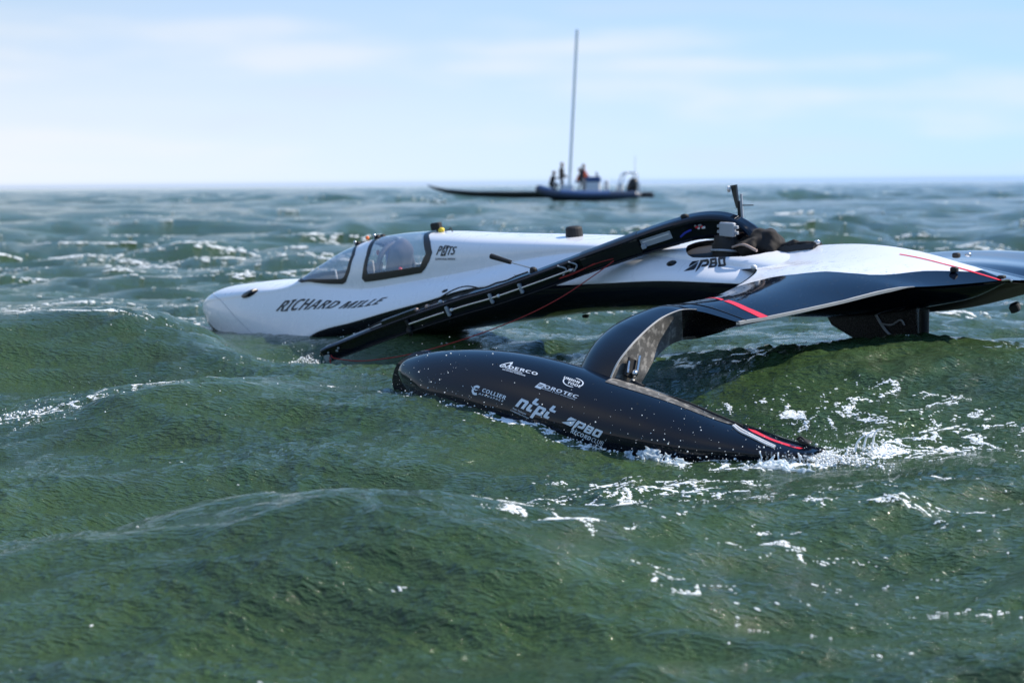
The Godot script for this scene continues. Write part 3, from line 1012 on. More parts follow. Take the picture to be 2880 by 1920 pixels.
func float_lettering(fl: Node3D) -> void:
	var L := "lettering_light"
	# ADERCO with a drop round its first letter
	part("emblem", emblem([poly([-2.455, .354, -2.44, .42, -2.445, .49, -2.465, .535, -2.495, .555, -2.525, .555, -2.54, .53, -2.535, .49, -2.51, .44, -2.48, .39])], [poly([-2.466, .40, -2.457, .45, -2.463, .50, -2.48, .527, -2.5, .538, -2.518, .536, -2.527, .523, -2.522, .495, -2.5, .452])], float_s, Vector2.ZERO, Vector2(1, 0), Vector2(0, 1)), L, fl)
	part("lettering", letters("A", "Droid Sans", true, float_s, Vector2(-2.517, .525), Vector2(.042, .005), Vector2(-.002, -.058)), L, fl)
	part("lettering", letters("DERCO", "Droid Sans", true, float_s, Vector2(-2.442, .551), Vector2(.292, .008), Vector2(-.008, -.073)), L, fl)
	part("lettering", letters("FUELING INNOVATION", "Droid Sans", true, float_s, Vector2(-2.468, .572), Vector2(.182, .031), Vector2(-.004, -.026)), L, fl)
	part("lettering", letters("FOR THE NEXT GENERATIONS", "Droid Sans", true, float_s, Vector2(-2.482, .616), Vector2(.240, .032), Vector2(-.004, -.028)), L, fl)
	# COLLIER AEROSPACE with a pierced C
	part("lettering", letters("COLLIER", "Droid Sans", true, float_s, Vector2(-2.59, 1.15), Vector2(.253, .055), Vector2(.010, -.073)), L, fl)
	part("lettering", letters("A E R O S P A C E", "Droid Sans", true, float_s, Vector2(-2.617, 1.215), Vector2(.26, .04), Vector2(.007, -.034)), L, fl)
	part("emblem", emblem([ring_arc(Vector2(.5, .5), .5, .5, .24, .9, 2.7), ring_arc(Vector2(.5, .5), .5, .5, .24, 3.15, 5.4), poly([-.3, .75, .05, .52, .5, .45, .75, .62, .5, .56, .1, .62])], [], float_s, Vector2(-2.705, 1.235), Vector2(.088, .02), Vector2(.018, -.20)), L, fl)
	# UNION TOOL in a broken ring
	part("lettering", letters("UNION", "Droid Sans", true, float_s, Vector2(-1.925, .449), Vector2(.152, .016), Vector2(-.004, -.063)), L, fl)
	part("lettering", letters("TOOL", "Droid Sans", true, float_s, Vector2(-1.864, .549), Vector2(.129, .008), Vector2(-.001, -.063)), L, fl)
	part("emblem", emblem([ring_arc(Vector2.ZERO, 1, 1, .12, -.5, 1.7, 20)], [], float_s, Vector2(-1.825, .468), Vector2(.092, 0), Vector2(0, -.135)), L, fl)
	part("emblem", emblem([ring_arc(Vector2.ZERO, 1, 1, .12, 2.9, 5.1, 20)], [], float_s, Vector2(-1.825, .468), Vector2(.092, 0), Vector2(0, -.135)), L, fl)
	# BOROTEC, its B in a box
	part("emblem", emblem([poly([0, 0, 1, 0, 1, 1, 0, 1])], [poly([.12, .38, .85, .38, .85, .52, .12, .52]), poly([.12, .62, .85, .62, .85, .76, .12, .76])], float_s, Vector2(-2.107, .822), Vector2(.062, .012), Vector2(.026, -.128)), L, fl)
	part("lettering", letters("OROTEC", "Droid Sans", true, float_s, Vector2(-2.026, .789), Vector2(.324, .024), Vector2(.004, -.072)), L, fl)
	part("lettering", letters("MODERN  &  TECH  OF EXCELLENCE", "Droid Sans", false, float_s, Vector2(-2.033, .82), Vector2(.321, .039), Vector2(.001, -.024)), L, fl)
	# ntpt, wide strokes
	var t1 := func(dx: float) -> Array:
		return [poly([1.2 + dx, .2, 1.33 + dx, 0, 1.85 + dx, 0, 1.85 + dx, .3, 1.55 + dx, .3, 1.55 + dx, .78, 1.2 + dx, .78]), poly([1.25 + dx, 1.05, 1.4 + dx, .9, 1.98 + dx, .9, 1.98 + dx, 1.16, 1.6 + dx, 1.16, 1.6 + dx, 1.6, 1.25 + dx, 1.6])]
	var sh := [poly([0, 0, 0, 1, .85, 1, 1.02, .84, 1.02, 0, .68, 0, .68, .72, .34, .72, .34, 0]), poly([2.1, -.55, 2.1, 1, 2.95, 1, 3.1, .84, 3.1, .16, 2.95, 0, 2.44, 0, 2.44, -.55])]
	sh.append_array(t1.call(0.0))
	sh.append_array(t1.call(2.05))
	part("emblem", emblem(sh, [poly([2.44, .3, 2.77, .3, 2.77, .72, 2.44, .72])], float_s, Vector2(-2.232, 1.276), Vector2(.084, .0261), Vector2(.047, -.174)), L, fl)
	part("lettering", letters("Your Tailored", "Droid Sans", false, float_s, Vector2(-2.256, 1.342), Vector2(.132, .055), Vector2(.008, -.034)), L, fl)
	part("lettering", letters("Composite Partner", "Droid Sans", false, float_s, Vector2(-2.276, 1.392), Vector2(.182, .079), Vector2(.010, -.034)), L, fl)
	# the boat's own emblem and its club
	boat_logo(float_s, Vector2(-1.748, 1.389), Vector2(.0564, .028), Vector2(.038, -.170), L, fl)
	part("lettering", letters("RECORD", "Droid Sans", true, float_s, Vector2(-1.692, 1.547), Vector2(.170, .100), Vector2(.021, -.09)), L, fl)
	part("lettering", letters("CLUB", "Droid Sans", false, float_s, Vector2(-1.512, 1.652), Vector2(.098, .058), Vector2(.021, -.095)), L, fl)


func drops(fl: Node3D) -> void:
	var mm := MultiMesh.new()
	mm.transform_format = MultiMesh.TRANSFORM_3D
	mm.mesh = ball(Vector3(1, .45, 1), 8)
	var ts := []
	for i in 110:
		var x := rng.randf_range(-3.7, .0)
		var a := rng.randf_range(-.4, 1.9)
		if rng.randf() > (.8 if a < .5 else .15):
			continue
		var p := float_s(x, a)
		var n := norm_of(float_s, x, a)
		ts.append(bead(p, n))
	for i in 600:
		var z := rng.randf_range(.3, 2.15)
		var c := rng.randf_range(.05, .97)
		ts.append(bead(wing_s(z, c), -norm_of(wing_s, z, c)))
	mm.instance_count = ts.size()
	for i in ts.size():
		mm.set_instance_transform(i, ts[i])
	var o := MultiMeshInstance3D.new()
	o.name = "water_beads"
	o.multimesh = mm
	o.material_override = M["water_drop"]
	o.set_meta("kind", "stuff")
	boat.add_child(o, true)


func bead(p: Vector3, n: Vector3) -> Transform3D:
	var r := .0025 + .006 * pow(rng.randf(), 3.0)
	var x := n.cross(Vector3(0, .2, 1)).normalized()
	return Transform3D(Basis(x * r * rng.randf_range(.8, 1.6), n * r, x.cross(n) * r), p)


func boom_frame(i: float) -> Array:   # centre, up, side, height, width at a place along the boom
	var k := clampi(int(i), 0, BOOM.size() - 2)
	var t := i - k
	var q := []
	for j in [k - 1, k, k + 1, k + 2]:
		q.append(BOOM[clampi(j, 0, BOOM.size() - 1)])
	var pos := func(b: Array) -> Vector3:
		return Vector3(b[0], b[1], b[2])
	var p: Vector3 = (pos.call(q[1]) as Vector3).cubic_interpolate(pos.call(q[2]), pos.call(q[0]), pos.call(q[3]), t)
	var p2: Vector3 = (pos.call(q[1]) as Vector3).cubic_interpolate(pos.call(q[2]), pos.call(q[0]), pos.call(q[3]), t + .02)
	var tan := (p2 - p).normalized()
	var side := tan.cross(Vector3(0, 1, .22)).normalized()
	if tan.x > 0.0:
		side = side if side.z > 0 else -side
	var up := side.cross(tan).normalized()
	if up.y < 0 and tan.x > .3:
		up = -up
	var h := lerpf(q[1][3], q[2][3], t)
	var w := lerpf(q[1][4], q[2][4], t)
	return [p - up * h / 2, up, side, h, w]


func boom() -> void:
	var rings := []
	var n := 75
	for j in n + 1:
		var i := j * (BOOM.size() - 1.0) / n
		var f := boom_frame(i)
		var c: Vector3 = f[0]
		var u: Vector3 = f[1]
		var s: Vector3 = f[2]
		var h: float = f[3] / 2
		var w: float = f[4] / 2
		var cut := .022 if i > 1.8 else 0.0
		var ring := PackedVector3Array()
		for q in [[1, -.55], [1, .45], [.93, .75], [.78, .95], [.60, 1.0], [.55, 1.0 - cut / w], [-.62, 1.0 - cut / w], [-.68, 1.0], [-.84, .95], [-.96, .75], [-1, .4], [-1, -.5], [-.9, -.85], [-.6, -1], [.6, -1], [.9, -.85]]:
			ring.append(c + u * h * q[0] + s * w * q[1])
		rings.append(ring)
	var bm := part("boom", loft(rings), "black_paint", boat)
	# what the channel in its side carries; place along the boom, height and width as shares of its half section, then sizes
	var spot := func(i: float, hh: float, ww: float) -> Vector3:
		var f := boom_frame(i + 1.0)
		return f[0] + f[1] * f[3] / 2 * hh + f[2] * f[4] / 2 * ww
	var face := func(i: float, hh: float, ww: float) -> Transform3D:
		var f := boom_frame(i + 1.0)
		var a := (spot.call(i + .1, hh, ww) as Vector3) - (spot.call(i - .1, hh, ww) as Vector3)
		a = a.normalized()
		return Transform3D(Basis(a, (f[2] as Vector3).cross(a), f[2]), spot.call(i, hh, ww))
	for r in [[3.7, 4.55], [4.75, 7.55]]:
		var pts := []
		for k in 12:
			pts.append(spot.call(lerpf(r[0], r[1], k / 11.0), .02, 1.02))
		part("rod", tube(pts, .011, 8), "steel", bm)
	for i in [3.7, 4.62, 5.9, 6.6, 7.5]:
		part("rod_bracket", block(Vector3(.03, .10, .035), .006), "grey_plastic" if i > 4.0 and i < 7.0 else "rubber", bm, face.call(i, .0, .95))
	for hh in [.78, -.86]:
		var pts := []
		for k in 40:
			pts.append(spot.call(lerpf(1.2, 11.0, k / 39.0), hh, .97))
		part("channel_rail", tube(pts, .009, 6), "black_paint", bm)
	part("sheave", ball(Vector3(.03, .05, .02)), "rubber", bm, face.call(3.66, -.8, 1.0))
	for i in [4.72, 6.1, 7.5]:
		part("rod_end", ball(Vector3(.022, .016, .016)), "rib_white", bm, face.call(i, .05, 1.06))
	part("collar", loft([0, 1].map(func(k: int) -> PackedVector3Array:
		var f := boom_frame(8.7 + 2.0 * k)
		var rr := PackedVector3Array()
		for a in 20:
			var t := TAU * a / 20
			rr.append(f[0] + f[1] * (f[3] / 2 + .006) * signf(sin(t)) * pow(absf(sin(t)), .5) + f[2] * (f[4] / 2 + .006) * signf(cos(t)) * pow(absf(cos(t)), .5))
		return rr)), "frame_black", bm)
	for i in [7.45, 7.62]:
		part("grey_strap", tube([spot.call(i - .1, .9, 1.02), spot.call(i, .3, 1.04), spot.call(i - .08, -.2, 1.04)], .008, 6), "grey_plastic", bm)
	var lab := part("sticker", block(Vector3(.30, .075, .004), .001), "grey_plastic", bm, face.call(10.35, .05, .82))
	part("sticker_line", block(Vector3(.26, .012, .004), .001), "rib_white", lab, put(Vector3(0, .012, .004)))
	part("junction", block(Vector3(.045, .04, .03), .005), "grey_plastic", bm, face.call(9.85, -.2, .95))
	part("blue_hose", tube([spot.call(11.1, -.35, .86), spot.call(11.3, -.1, .9), spot.call(11.55, .0, .86)], .010, 6), "blue_rope", bm)
	for k in 6:
		part("terminal", block(Vector3(.02 + .012 * (k % 2), .018, .02), .003), ["steel", "red_paint", "rib_white"][k % 3], bm, face.call(11.75 + .07 * k, .25 - .2 * (k % 3) * .5, .86))
	# pale box near the hinge with its four ears
	var bx := part("junction_box", block(Vector3(.15, .125, .05), .008), "grey_plastic", bm, put(Vector3(-2.545, .415, .235), Vector3(0, 4, -4)))
	for k in 4:
		part("box_ear", block(Vector3(.03, .028, .03), .004), "grey_plastic", bx, put(Vector3(.09 * (1 if k % 2 else -1), .025 * (1 if k < 2 else -1), -.005)))
	# cables along the back and lashings near the tip
	var cable := []
	for k in 18:
		cable.append((spot.call(lerpf(2.8, 6.8, k / 17.0), 1.0, .3) as Vector3) + Vector3(0, .012 + .012 * absf(sin(k * 1.9)), 0))
	part("cable", tube(cable, .009, 6), "rubber", bm)
	cable = []
	for k in 9:
		cable.append((spot.call(lerpf(4.3, 5.5, k / 8.0), 1.0, -.2) as Vector3) + Vector3(0, .02 + .055 * sin(PI * k / 8.0), 0))
	part("cable", tube(cable, .007, 6), "rubber", bm)
	part("rail", loft([0, 1].map(func(k: int) -> PackedVector3Array:
		var f := boom_frame(4.15 + .8 * k)
		var rr := PackedVector3Array()
		for q in [[-.02, -.03], [-.02, .03], [.02, .03], [.02, -.03]]:
			rr.append(f[0] + f[1] * (f[3] / 2 + .012 + q[0]) + f[2] * (.03 + q[1]))
		return rr)), "carbon", bm)
	for i in [3.95, 4.2, 4.5]:
		part("lashing", ball(Vector3(.03, .02, .02)), "tan_fabric" if i < 4.4 else "grey_plastic", bm, face.call(i, 1.1, .3))
	for q in [[1.25, .25, .012], [1.75, .1, .016], [1.85, .35, .014]]:
		part("tape_end", ball(Vector3(q[2], q[2] * .7, .008)), "grey_plastic", bm, face.call(q[0], q[1], .98))
	part("tip_patch", block(Vector3(.075, .06, .006), .002), "grey_plastic", bm, face.call(.95, -.35, 1.0))
	part("top_sensor", ball(Vector3(.045, .022, .03)), "rubber", bm, put((spot.call(11.4, 1.05, 0.0) as Vector3)))
	# tiller-like lever standing off the boom
	var lever := part("lever", tube([Vector3(-4.82, .225, .85), Vector3(-4.58, .172, .85)], .026, 10, .020), "rubber", bm)
	part("lever_rod", tube([Vector3(-4.60, .176, .85), Vector3(-4.33, .125, .85)], .007, 6), "steel", lever)
	part("lever_joint", block(Vector3(.06, .075, .05), .01), "rubber", lever, put(Vector3(-4.31, .095, .85), Vector3(0, 0, -10)))
	part("lever_wire", tube([Vector3(-4.55, .055, .85), Vector3(-4.42, .05, .85), Vector3(-4.3, .075, .85)], .004, 6), "steel", lever)
	# drum and hinge in the well
	var rg := []
	for e in [[.12, .13], [.28, .13], [.30, .11], [.36, .11], [.37, .07]]:
		var r := PackedVector3Array()
		for k in 20:
			r.append(Vector3(-2.62 + cos(TAU * k / 20) * e[1], e[0], .16 + sin(TAU * k / 20) * e[1]))
		rg.append(r)
	part("hinge_drum", loft(rg), "rubber", boat)
	part("hinge_ring", tube(range(17).map(func(k: int) -> Vector3: return Vector3(-2.62 + cos(PI * k / 16) * -.135, .21 + .03 * sin(PI * k / 16), .16 + sin(PI * k / 16) * .135)), .012, 6), "grey_plastic", boat)
	part("hinge_hose", tube([Vector3(-2.5, .26, .24), Vector3(-2.35, .29, .28), Vector3(-2.2, .24, .3)], .012, 6), "tan_fabric", boat)


func stern_gear() -> void:
	# skeg hanging under the stern, blade plus thick trailing bar
	var rings := []
	for z in [-.03, -.022, .022, .03]:
		var r := PackedVector3Array()
		var k := .012 if absf(z) > .025 else 0.0
		for p in [[-1.72, -.33], [-1.66, -.43], [-1.40, -.56], [-1.2, -.72], [-.9, -.85], [-.83, -.6], [-.82, -.25]]:
			r.append(Vector3(p[0] + (k if p[0] < -1.2 else 0.0), p[1] + (k if p[1] < -.4 else 0.0), z * 1.3))
		rings.append(r)
	var sk := part("skeg", loft(rings), "carbon", boat)
	part("skeg_bar", tube([Vector3(-.76, -.265, 0), Vector3(-.80, -.85, 0)], .042, 10), "frame_black", sk)
	part("skeg_strap", tube([Vector3(-1.2, -.32, .052), Vector3(-1.1, -.46, .052), Vector3(-.94, -.58, .05)], .012, 6), "grey_plastic", sk)
	part("skeg_strap", tube([Vector3(-1.16, -.39, .055), Vector3(-1.05, -.40, .055), Vector3(-.96, -.355, .055), Vector3(-.925, -.40, .055)], .008, 6), "grey_plastic", sk)
	part("keel_sensor", block(Vector3(.06, .03, .04), .006), "rubber", boat, put(Vector3(-4.36, -.445, .1)))
	# wind blade on its stalk behind the boom
	rings = []
	for z in [-.012, .012]:
		var r := PackedVector3Array()
		for p in [[-2.665, .775], [-2.585, .785], [-2.572, .62], [-2.578, .575], [-2.60, .575], [-2.63, .66]]:
			r.append(Vector3(p[0], p[1], z + .35 * (p[0] + 2.6)))
		rings.append(r)
	var bl := part("wind_blade", loft(rings), "frame_black", boat)
	part("blade_stalk", tube([Vector3(-2.578, .64, 0), Vector3(-2.575, .40, .0)], .016, 8), "frame_black", bl)
	part("blade_rod", tube([Vector3(-2.545, .70, .0), Vector3(-2.545, .42, .0)], .010, 8), "grey_plastic", bl)
	part("blade_spur", tube([Vector3(-2.545, .60, 0), Vector3(-2.42, .602, 0)], .005, 6), "rubber", bl)
	part("blade_tip_light", ball(Vector3(.02, .03, .015)), "rib_white", bl, put(Vector3(-2.675, .745, .0)))
	part("deck_track", loft(range(8).map(func(k: int) -> PackedVector3Array:
		var x := -2.15 + .055 * k
		var y := wing_s(.02, (x + 3.0) / 3.0).y
		return PackedVector3Array([Vector3(x, y - .01, .09), Vector3(x, y + .03 + .006 * (k % 2), .05), Vector3(x, y + .03, -.04), Vector3(x, y - .01, -.08)]))), "rubber", boat)
	part("track_end", ball(Vector3(.03, .02, .03)), "steel", boat, put(Vector3(-1.765, .285, .02)))


func loose_things() -> void:
	var tf := Transform3D(boat_basis(), BO)
	# red line from the boom's tip up to its middle
	var rope := thing("red_rope", "thin slack red rope hanging from the black boom above the water", "rope", Transform3D(boat_basis(), tf * Vector3(-6.30, -.69, 1.58)))
	var o := Vector3(-6.30, -.69, 1.58)
	var pts := [Vector3(-6.36, -.665, 1.565), Vector3(-6.30, -.69, 1.58), Vector3(-6.04, -.705, 1.56), Vector3(-5.80, -.69, 1.52), Vector3(-5.36, -.62, 1.46), Vector3(-4.80, -.48, 1.36), Vector3(-4.26, -.30, 1.20), Vector3(-3.86, -.12, 1.06), Vector3(-3.62, .06, .84), Vector3(-3.50, .18, .67)]
	part("line", tube(pts.map(func(p: Vector3) -> Vector3: return p - o), .0048, 6), "red_rope", rope)
	var lash := [Vector3(-3.50, .20, .67), Vector3(-3.62, .17, .735), Vector3(-3.85, .09, .80), Vector3(-4.0, .035, .86), Vector3(-3.86, .075, .81), Vector3(-3.66, .165, .745)]
	part("lashing", tube(lash.map(func(p: Vector3) -> Vector3: return p - o), .0035, 6), "red_rope", rope)
	# short ends that dangle from the tip into the water
	for e in [["teal_rope", -6.53, "dark teal rope end dangling furthest out at the boom tip", .05], ["blue_rope", -6.49, "short dark blue rope end between teal and red ends at boom tip", .03], ["red_rope", -6.43, "short red rope end dangling from boom tip into the splash", -.02]]:
		var b := Vector3(e[1], -.72, 1.52)
		var r := thing("rope_end", e[2], "rope end", Transform3D(boat_basis(), tf * b), "rope ends at the boom tip")
		part("strand", tube([Vector3(0, .03, 0), Vector3(-e[3] * .6, -.06, .01), Vector3(-e[3], -.16, .02), Vector3(-e[3] * .8, -.3, .0)], .007, 6), "red_rope" if e[0] == "red_rope" else "teal_rope", r)
	# cover bunched round the boom's foot
	var c0 := Vector3(-2.28, .26, .03)
	var cover := thing("cloth_cover", "crumpled black cloth cover bunched round the foot of the boom", "cover", Transform3D(boat_basis(), tf * c0))
	var bones := [[Vector3(-2.36, .33, .02), Vector3(-2.28, .31, .0), .08, .065], [Vector3(-2.30, .29, .02), Vector3(-2.20, .245, .02), .08, .05], [Vector3(-2.42, .26, .08), Vector3(-2.2, .22, .1), .08, .06], [Vector3(-2.5, .26, .14), Vector3(-2.35, .22, .2), .06, .05], [Vector3(-2.25, .23, -.05), Vector3(-2.0, .235, .0), .06, .035], [Vector3(-2.0, .245, .0), Vector3(-1.82, .27, .0), .035, .022]]
	for b in bones:
		b[0] -= c0
		b[1] -= c0
	part("cloth", blend(bones, .016, .025, .05), "black_cloth", cover)


# ================================================================ far boats
func background_boats() -> void:
	# inflatable boat: bow to the left; its own axes: x aft, y up from the water, z to the camera
	var rb := thing("inflatable_boat", "dark navy rigid inflatable boat with crew near the horizon", "inflatable boat", Transform3D(Basis(Vector3.UP, deg_to_rad(4)), Vector3(1.75, .80, -124.3)))
	for s in [1.0, -1.0]:
		var pts := [Vector3(.0, .78, 0), Vector3(.35, .60, s * .45), Vector3(1.0, .45, s * .85), Vector3(2.2, .36, s * 1.05), Vector3(4.0, .33, s * 1.1), Vector3(5.9, .33, s * 1.1)]
		var t := part("tube", tube(pts, .25, 14, .27), "rib_navy", rb)
		if s > 0:
			part("tube_cover", tube([Vector3(.1, .80, .16), Vector3(.35, .70, .45), Vector3(.7, .62, .68)], .22, 12), "rib_blue", t)
			part("tube_cover", tube([Vector3(1.25, .50, .93), Vector3(2.3, .43, 1.09), Vector3(3.4, .40, 1.12), Vector3(4.3, .40, 1.13)], .235, 12), "rib_blue", t)
		part("tube_cone", tube([Vector3(5.9, .33, s * 1.1), Vector3(6.25, .35, s * 1.1)], .27, 12, .08), "rib_navy", t)
	var keel := []
	for e in [[.15, .05, .55, .5], [1.0, .8, .25, -.05], [3.0, 1.0, .15, -.3], [6.0, 1.0, .15, -.3]]:
		keel.append(PackedVector3Array([Vector3(e[0], e[2], -e[1]), Vector3(e[0], e[3], 0), Vector3(e[0], e[2], e[1])]))
	part("keel", loft(keel), "rib_black", rb)
	part("bow_locker", block(Vector3(.75, .45, .9), .08), "rib_white", rb, put(Vector3(1.75, .78, -.1)))
	var con := part("console", block(Vector3(.95, .85, .8), .08), "rib_white", rb, put(Vector3(3.35, .85, 0)))
	part("console_cover", block(Vector3(.95, .38, .84), .06), "rib_blue", con, put(Vector3(.03, .46, 0)))
	part("windscreen", block(Vector3(.04, .35, .8), .01), "rib_blue", con, put(Vector3(.3, .75, 0), Vector3(0, 0, 14)))
	part("seat_post", block(Vector3(.24, 1.0, .5), .06), "rib_white", rb, put(Vector3(4.25, .78, 0)))
	part("seat_post", block(Vector3(.3, .55, .5), .06), "rib_white", rb, put(Vector3(5.1, .8, .1)))
	var arch := part("light_arch", tube([Vector3(4.95, .5, .9), Vector3(5.2, 1.35, .9), Vector3(5.32, 1.62, .85), Vector3(5.6, 1.7, .7), Vector3(6.0, 1.68, .85), Vector3(6.06, 1.5, .9), Vector3(6.1, .6, .9)], .04, 8), "steel", rb)
	part("arch_side", tube([Vector3(4.95, .5, -.9), Vector3(5.2, 1.35, -.9), Vector3(5.35, 1.62, -.85), Vector3(6.0, 1.66, -.85), Vector3(6.1, .6, -.9)], .04, 8), "steel", arch)
	part("arch_top", block(Vector3(.5, .07, 1.6), .02), "grey_plastic", arch, put(Vector3(5.62, 1.72, 0)))
	part("aerial", tube([Vector3(5.95, 1.5, .6), Vector3(5.98, 2.75, .6)], .02, 6), "rib_white", rb)
	part("outboard_motor", blend([[Vector3(5.95, 1.1, 0), Vector3(5.75, .75, 0), .32, .26], [Vector3(5.9, .85, 0), Vector3(5.85, .35, 0), .3, .22], [Vector3(5.85, .3, 0), Vector3(5.9, -.4, 0), .14, .1]], .06, .06), "rib_black", rb)
	part("stern_pod", block(Vector3(.75, .5, .9), .1), "rib_black", rb, put(Vector3(6.75, .27, .3)))
	part("chrome_post", tube([Vector3(6.3, .3, .5), Vector3(6.22, 1.1, .5)], .05, 8), "steel", rb)
	# crew
	var at := rb.transform
	person("person", "person in dark wetsuit crouching at the bow, arm held out", at * Vector3(.85, .55, .1), 90.0, "crouch", "wetsuit")
	person("person", "person in dark wetsuit standing tall near the bow", at * Vector3(1.42, .58, .0), 70.0, "stand", "wetsuit")
	person("person", "person in dark top with red sleeve standing in front of the console", at * Vector3(2.62, .55, .25), 120.0, "lean", "wetsuit_grey")
	person("person", "person in orange jacket bending behind the one in dark clothes", at * Vector3(2.95, .55, -.25), -70.0, "bend", "orange_fabric")

	# sailing boat whose long black hull lies behind the inflatable
	var sb := thing("sailing_boat", "long low black sailing boat with one bare pale mast on the horizon", "sailing boat", Transform3D(Basis(Vector3.UP, deg_to_rad(2)), Vector3(-5.7, .8, -137.0)))
	var rings := []
	for e in [[0.0, 1.06, .03, 1.02], [.5, .92, .16, .74], [1.4, .74, .32, .45], [3.2, .60, .5, .22], [6.0, .56, .7, .1], [9.0, .55, .8, .08], [12.0, .55, .75, .1], [12.4, .55, .65, .15]]:
		rings.append(PackedVector3Array([Vector3(e[0], e[1], -e[2]), Vector3(e[0], e[1] + .03, 0), Vector3(e[0], e[1], e[2]), Vector3(e[0], (e[1] + e[3]) / 2, e[2] * .95), Vector3(e[0], e[3], e[2] * .4), Vector3(e[0], e[3], -e[2] * .4), Vector3(e[0], (e[1] + e[3]) / 2, -e[2] * .95)]))
	part("hull", loft(rings), "hull_black", sb)
	var mast := []
	for k in 13:
		var t := k / 12.0
		var ring := PackedVector3Array()
		for a in 12:
			var r := lerpf(.105, .095, t)
			ring.append(Vector3(9.75 + .62 * t + cos(TAU * a / 12) * r * 1.15, .5 + 11.05 * t, sin(TAU * a / 12) * r * .8))
		mast.append(ring)
	part("mast", loft(mast, false), "mast_grey", sb)
	part("mast_foot", block(Vector3(.5, .25, .4), .04), "hull_black", sb, put(Vector3(9.72, .62, 0)))


func person(called: String, label: String, foot: Vector3, facing: float, pose: String, cloth: String) -> void:
	var o := thing(called, label, "person", Transform3D(Basis(Vector3.UP, deg_to_rad(facing)), foot), "crew of the inflatable boat")
	# joints: the figure faces its own +z
	var hip := Vector3(0, .92, 0)
	var neck := Vector3(0, 1.46, .02)
	var kn := [Vector3(-.11, .50, .05), Vector3(.11, .50, .04)]
	var ft := [Vector3(-.13, .06, 0), Vector3(.13, .06, -.02)]
	var el := [Vector3(-.27, 1.15, .02), Vector3(.27, 1.15, .02)]
	var hd := [Vector3(-.20, .98, .22), Vector3(.20, .98, .22)]
	if pose == "crouch":
		hip = Vector3(0, .45, -.1)
		neck = Vector3(0, .98, .06)
		kn = [Vector3(-.16, .48, .30), Vector3(.15, .10, .22)]
		ft = [Vector3(-.15, .05, .18), Vector3(.15, .07, -.25)]
		el = [Vector3(-.24, .86, .30), Vector3(.28, .70, .06)]
		hd = [Vector3(-.22, .92, .58), Vector3(.20, .52, .25)]
	elif pose == "lean":
		neck = Vector3(.02, 1.38, .16)
		el = [Vector3(-.27, 1.10, .22), Vector3(.28, 1.10, .16)]
		hd = [Vector3(-.18, .95, .45), Vector3(.2, .92, .40)]
		kn = [Vector3(-.16, .50, .08), Vector3(.16, .50, .04)]
		ft = [Vector3(-.2, .06, 0), Vector3(.2, .06, -.04)]
	elif pose == "bend":
		hip = Vector3(0, .84, -.12)
		neck = Vector3(0, 1.18, .30)
		el = [Vector3(-.26, .90, .40), Vector3(.26, .92, .38)]
		hd = [Vector3(-.14, .68, .55), Vector3(.16, .70, .55)]
		kn = [Vector3(-.13, .46, .10), Vector3(.13, .46, .06)]
	var up := (neck - hip).normalized()
	var shl := [neck + Vector3(-.18, 0, 0) - up * .06, neck + Vector3(.18, 0, 0) - up * .06]
	var head := neck + up * .05 + Vector3(0, .16, .03)
	var legs := []
	var top := [[hip + up * .05, neck - up * .12, .15, .16], [shl[0], shl[1], .075, .075], [neck - up * .06, neck + up * .04, .06, .055]]
	for s in 2:
		var hj := hip + Vector3(-.09 if s == 0 else .09, -.02, 0)
		legs += [[hj, kn[s], .095, .065], [kn[s], ft[s] + Vector3(0, .04, 0), .062, .042], [ft[s], ft[s] + Vector3(0, -.01, .15), .045, .035]]
		top += [[shl[s], el[s], .058, .045], [el[s], hd[s], .045, .034]]
	var all := legs + top + [[head + Vector3(0, -.03, .0), head + Vector3(0, .05, -.01), .085, .095], [neck, head, .055, .06]]
	for s in 2:
		var dir: Vector3 = (hd[s] - el[s]).normalized()
		all.append([hd[s], hd[s] + dir * .08, .036, .03])
		for g in 4:
			var sx := (g - 1.5) * .019
			all.append([hd[s] + dir * .07 + Vector3(sx, 0, 0), hd[s] + dir * (.15 + .012 * (1 - absf(g - 1.5))) + Vector3(sx, -.02, 0), .012, .009])
		all.append([hd[s] + dir * .02 + Vector3(.03 if s == 0 else -.03, 0, 0), hd[s] + dir * .09 + Vector3(.05 if s == 0 else -.05, .0, .01), .013, .01])
	all.append([head + Vector3(0, -.01, .09), head + Vector3(0, -.03, .115), .016, .018])
	var body := part("body", blend(all, .03, .018), cloth if cloth != "orange_fabric" else "wetsuit_grey", o)
	part("head", blend([[head + Vector3(0, -.03, .01), head + Vector3(0, .05, .0), .088, .098], [head + Vector3(0, -.07, .05), head + Vector3(0, -.05, .06), .05, .05], [head + Vector3(0, .0, .10), head + Vector3(0, -.02, .122), .014, .018]], .018, .012), "skin", body)
	part("hair", blend([[head + Vector3(0, .03, -.03), head + Vector3(0, .07, .0), .098, .092]], .02, .015), "hair", body)
	if cloth == "orange_fabric" or pose == "lean":
		var jac := []
		for b in top:
			jac.append([b[0], b[1], b[2] + .02, b[3] + .02])
		if pose == "lean":
			jac = [[shl[0], el[0], .08, .066], [el[0], (el[0] + hd[0]) / 2, .066, .06]]
		part("jacket" if pose != "lean" else "sleeve", blend(jac, .03, .02), cloth if pose != "lean" else "red_fabric", body)


# ================================================================ the sea
const GX0 := -9.0
const GZ0 := -34.0
const GS := .2
const GNX := 91
const GNZ := 151
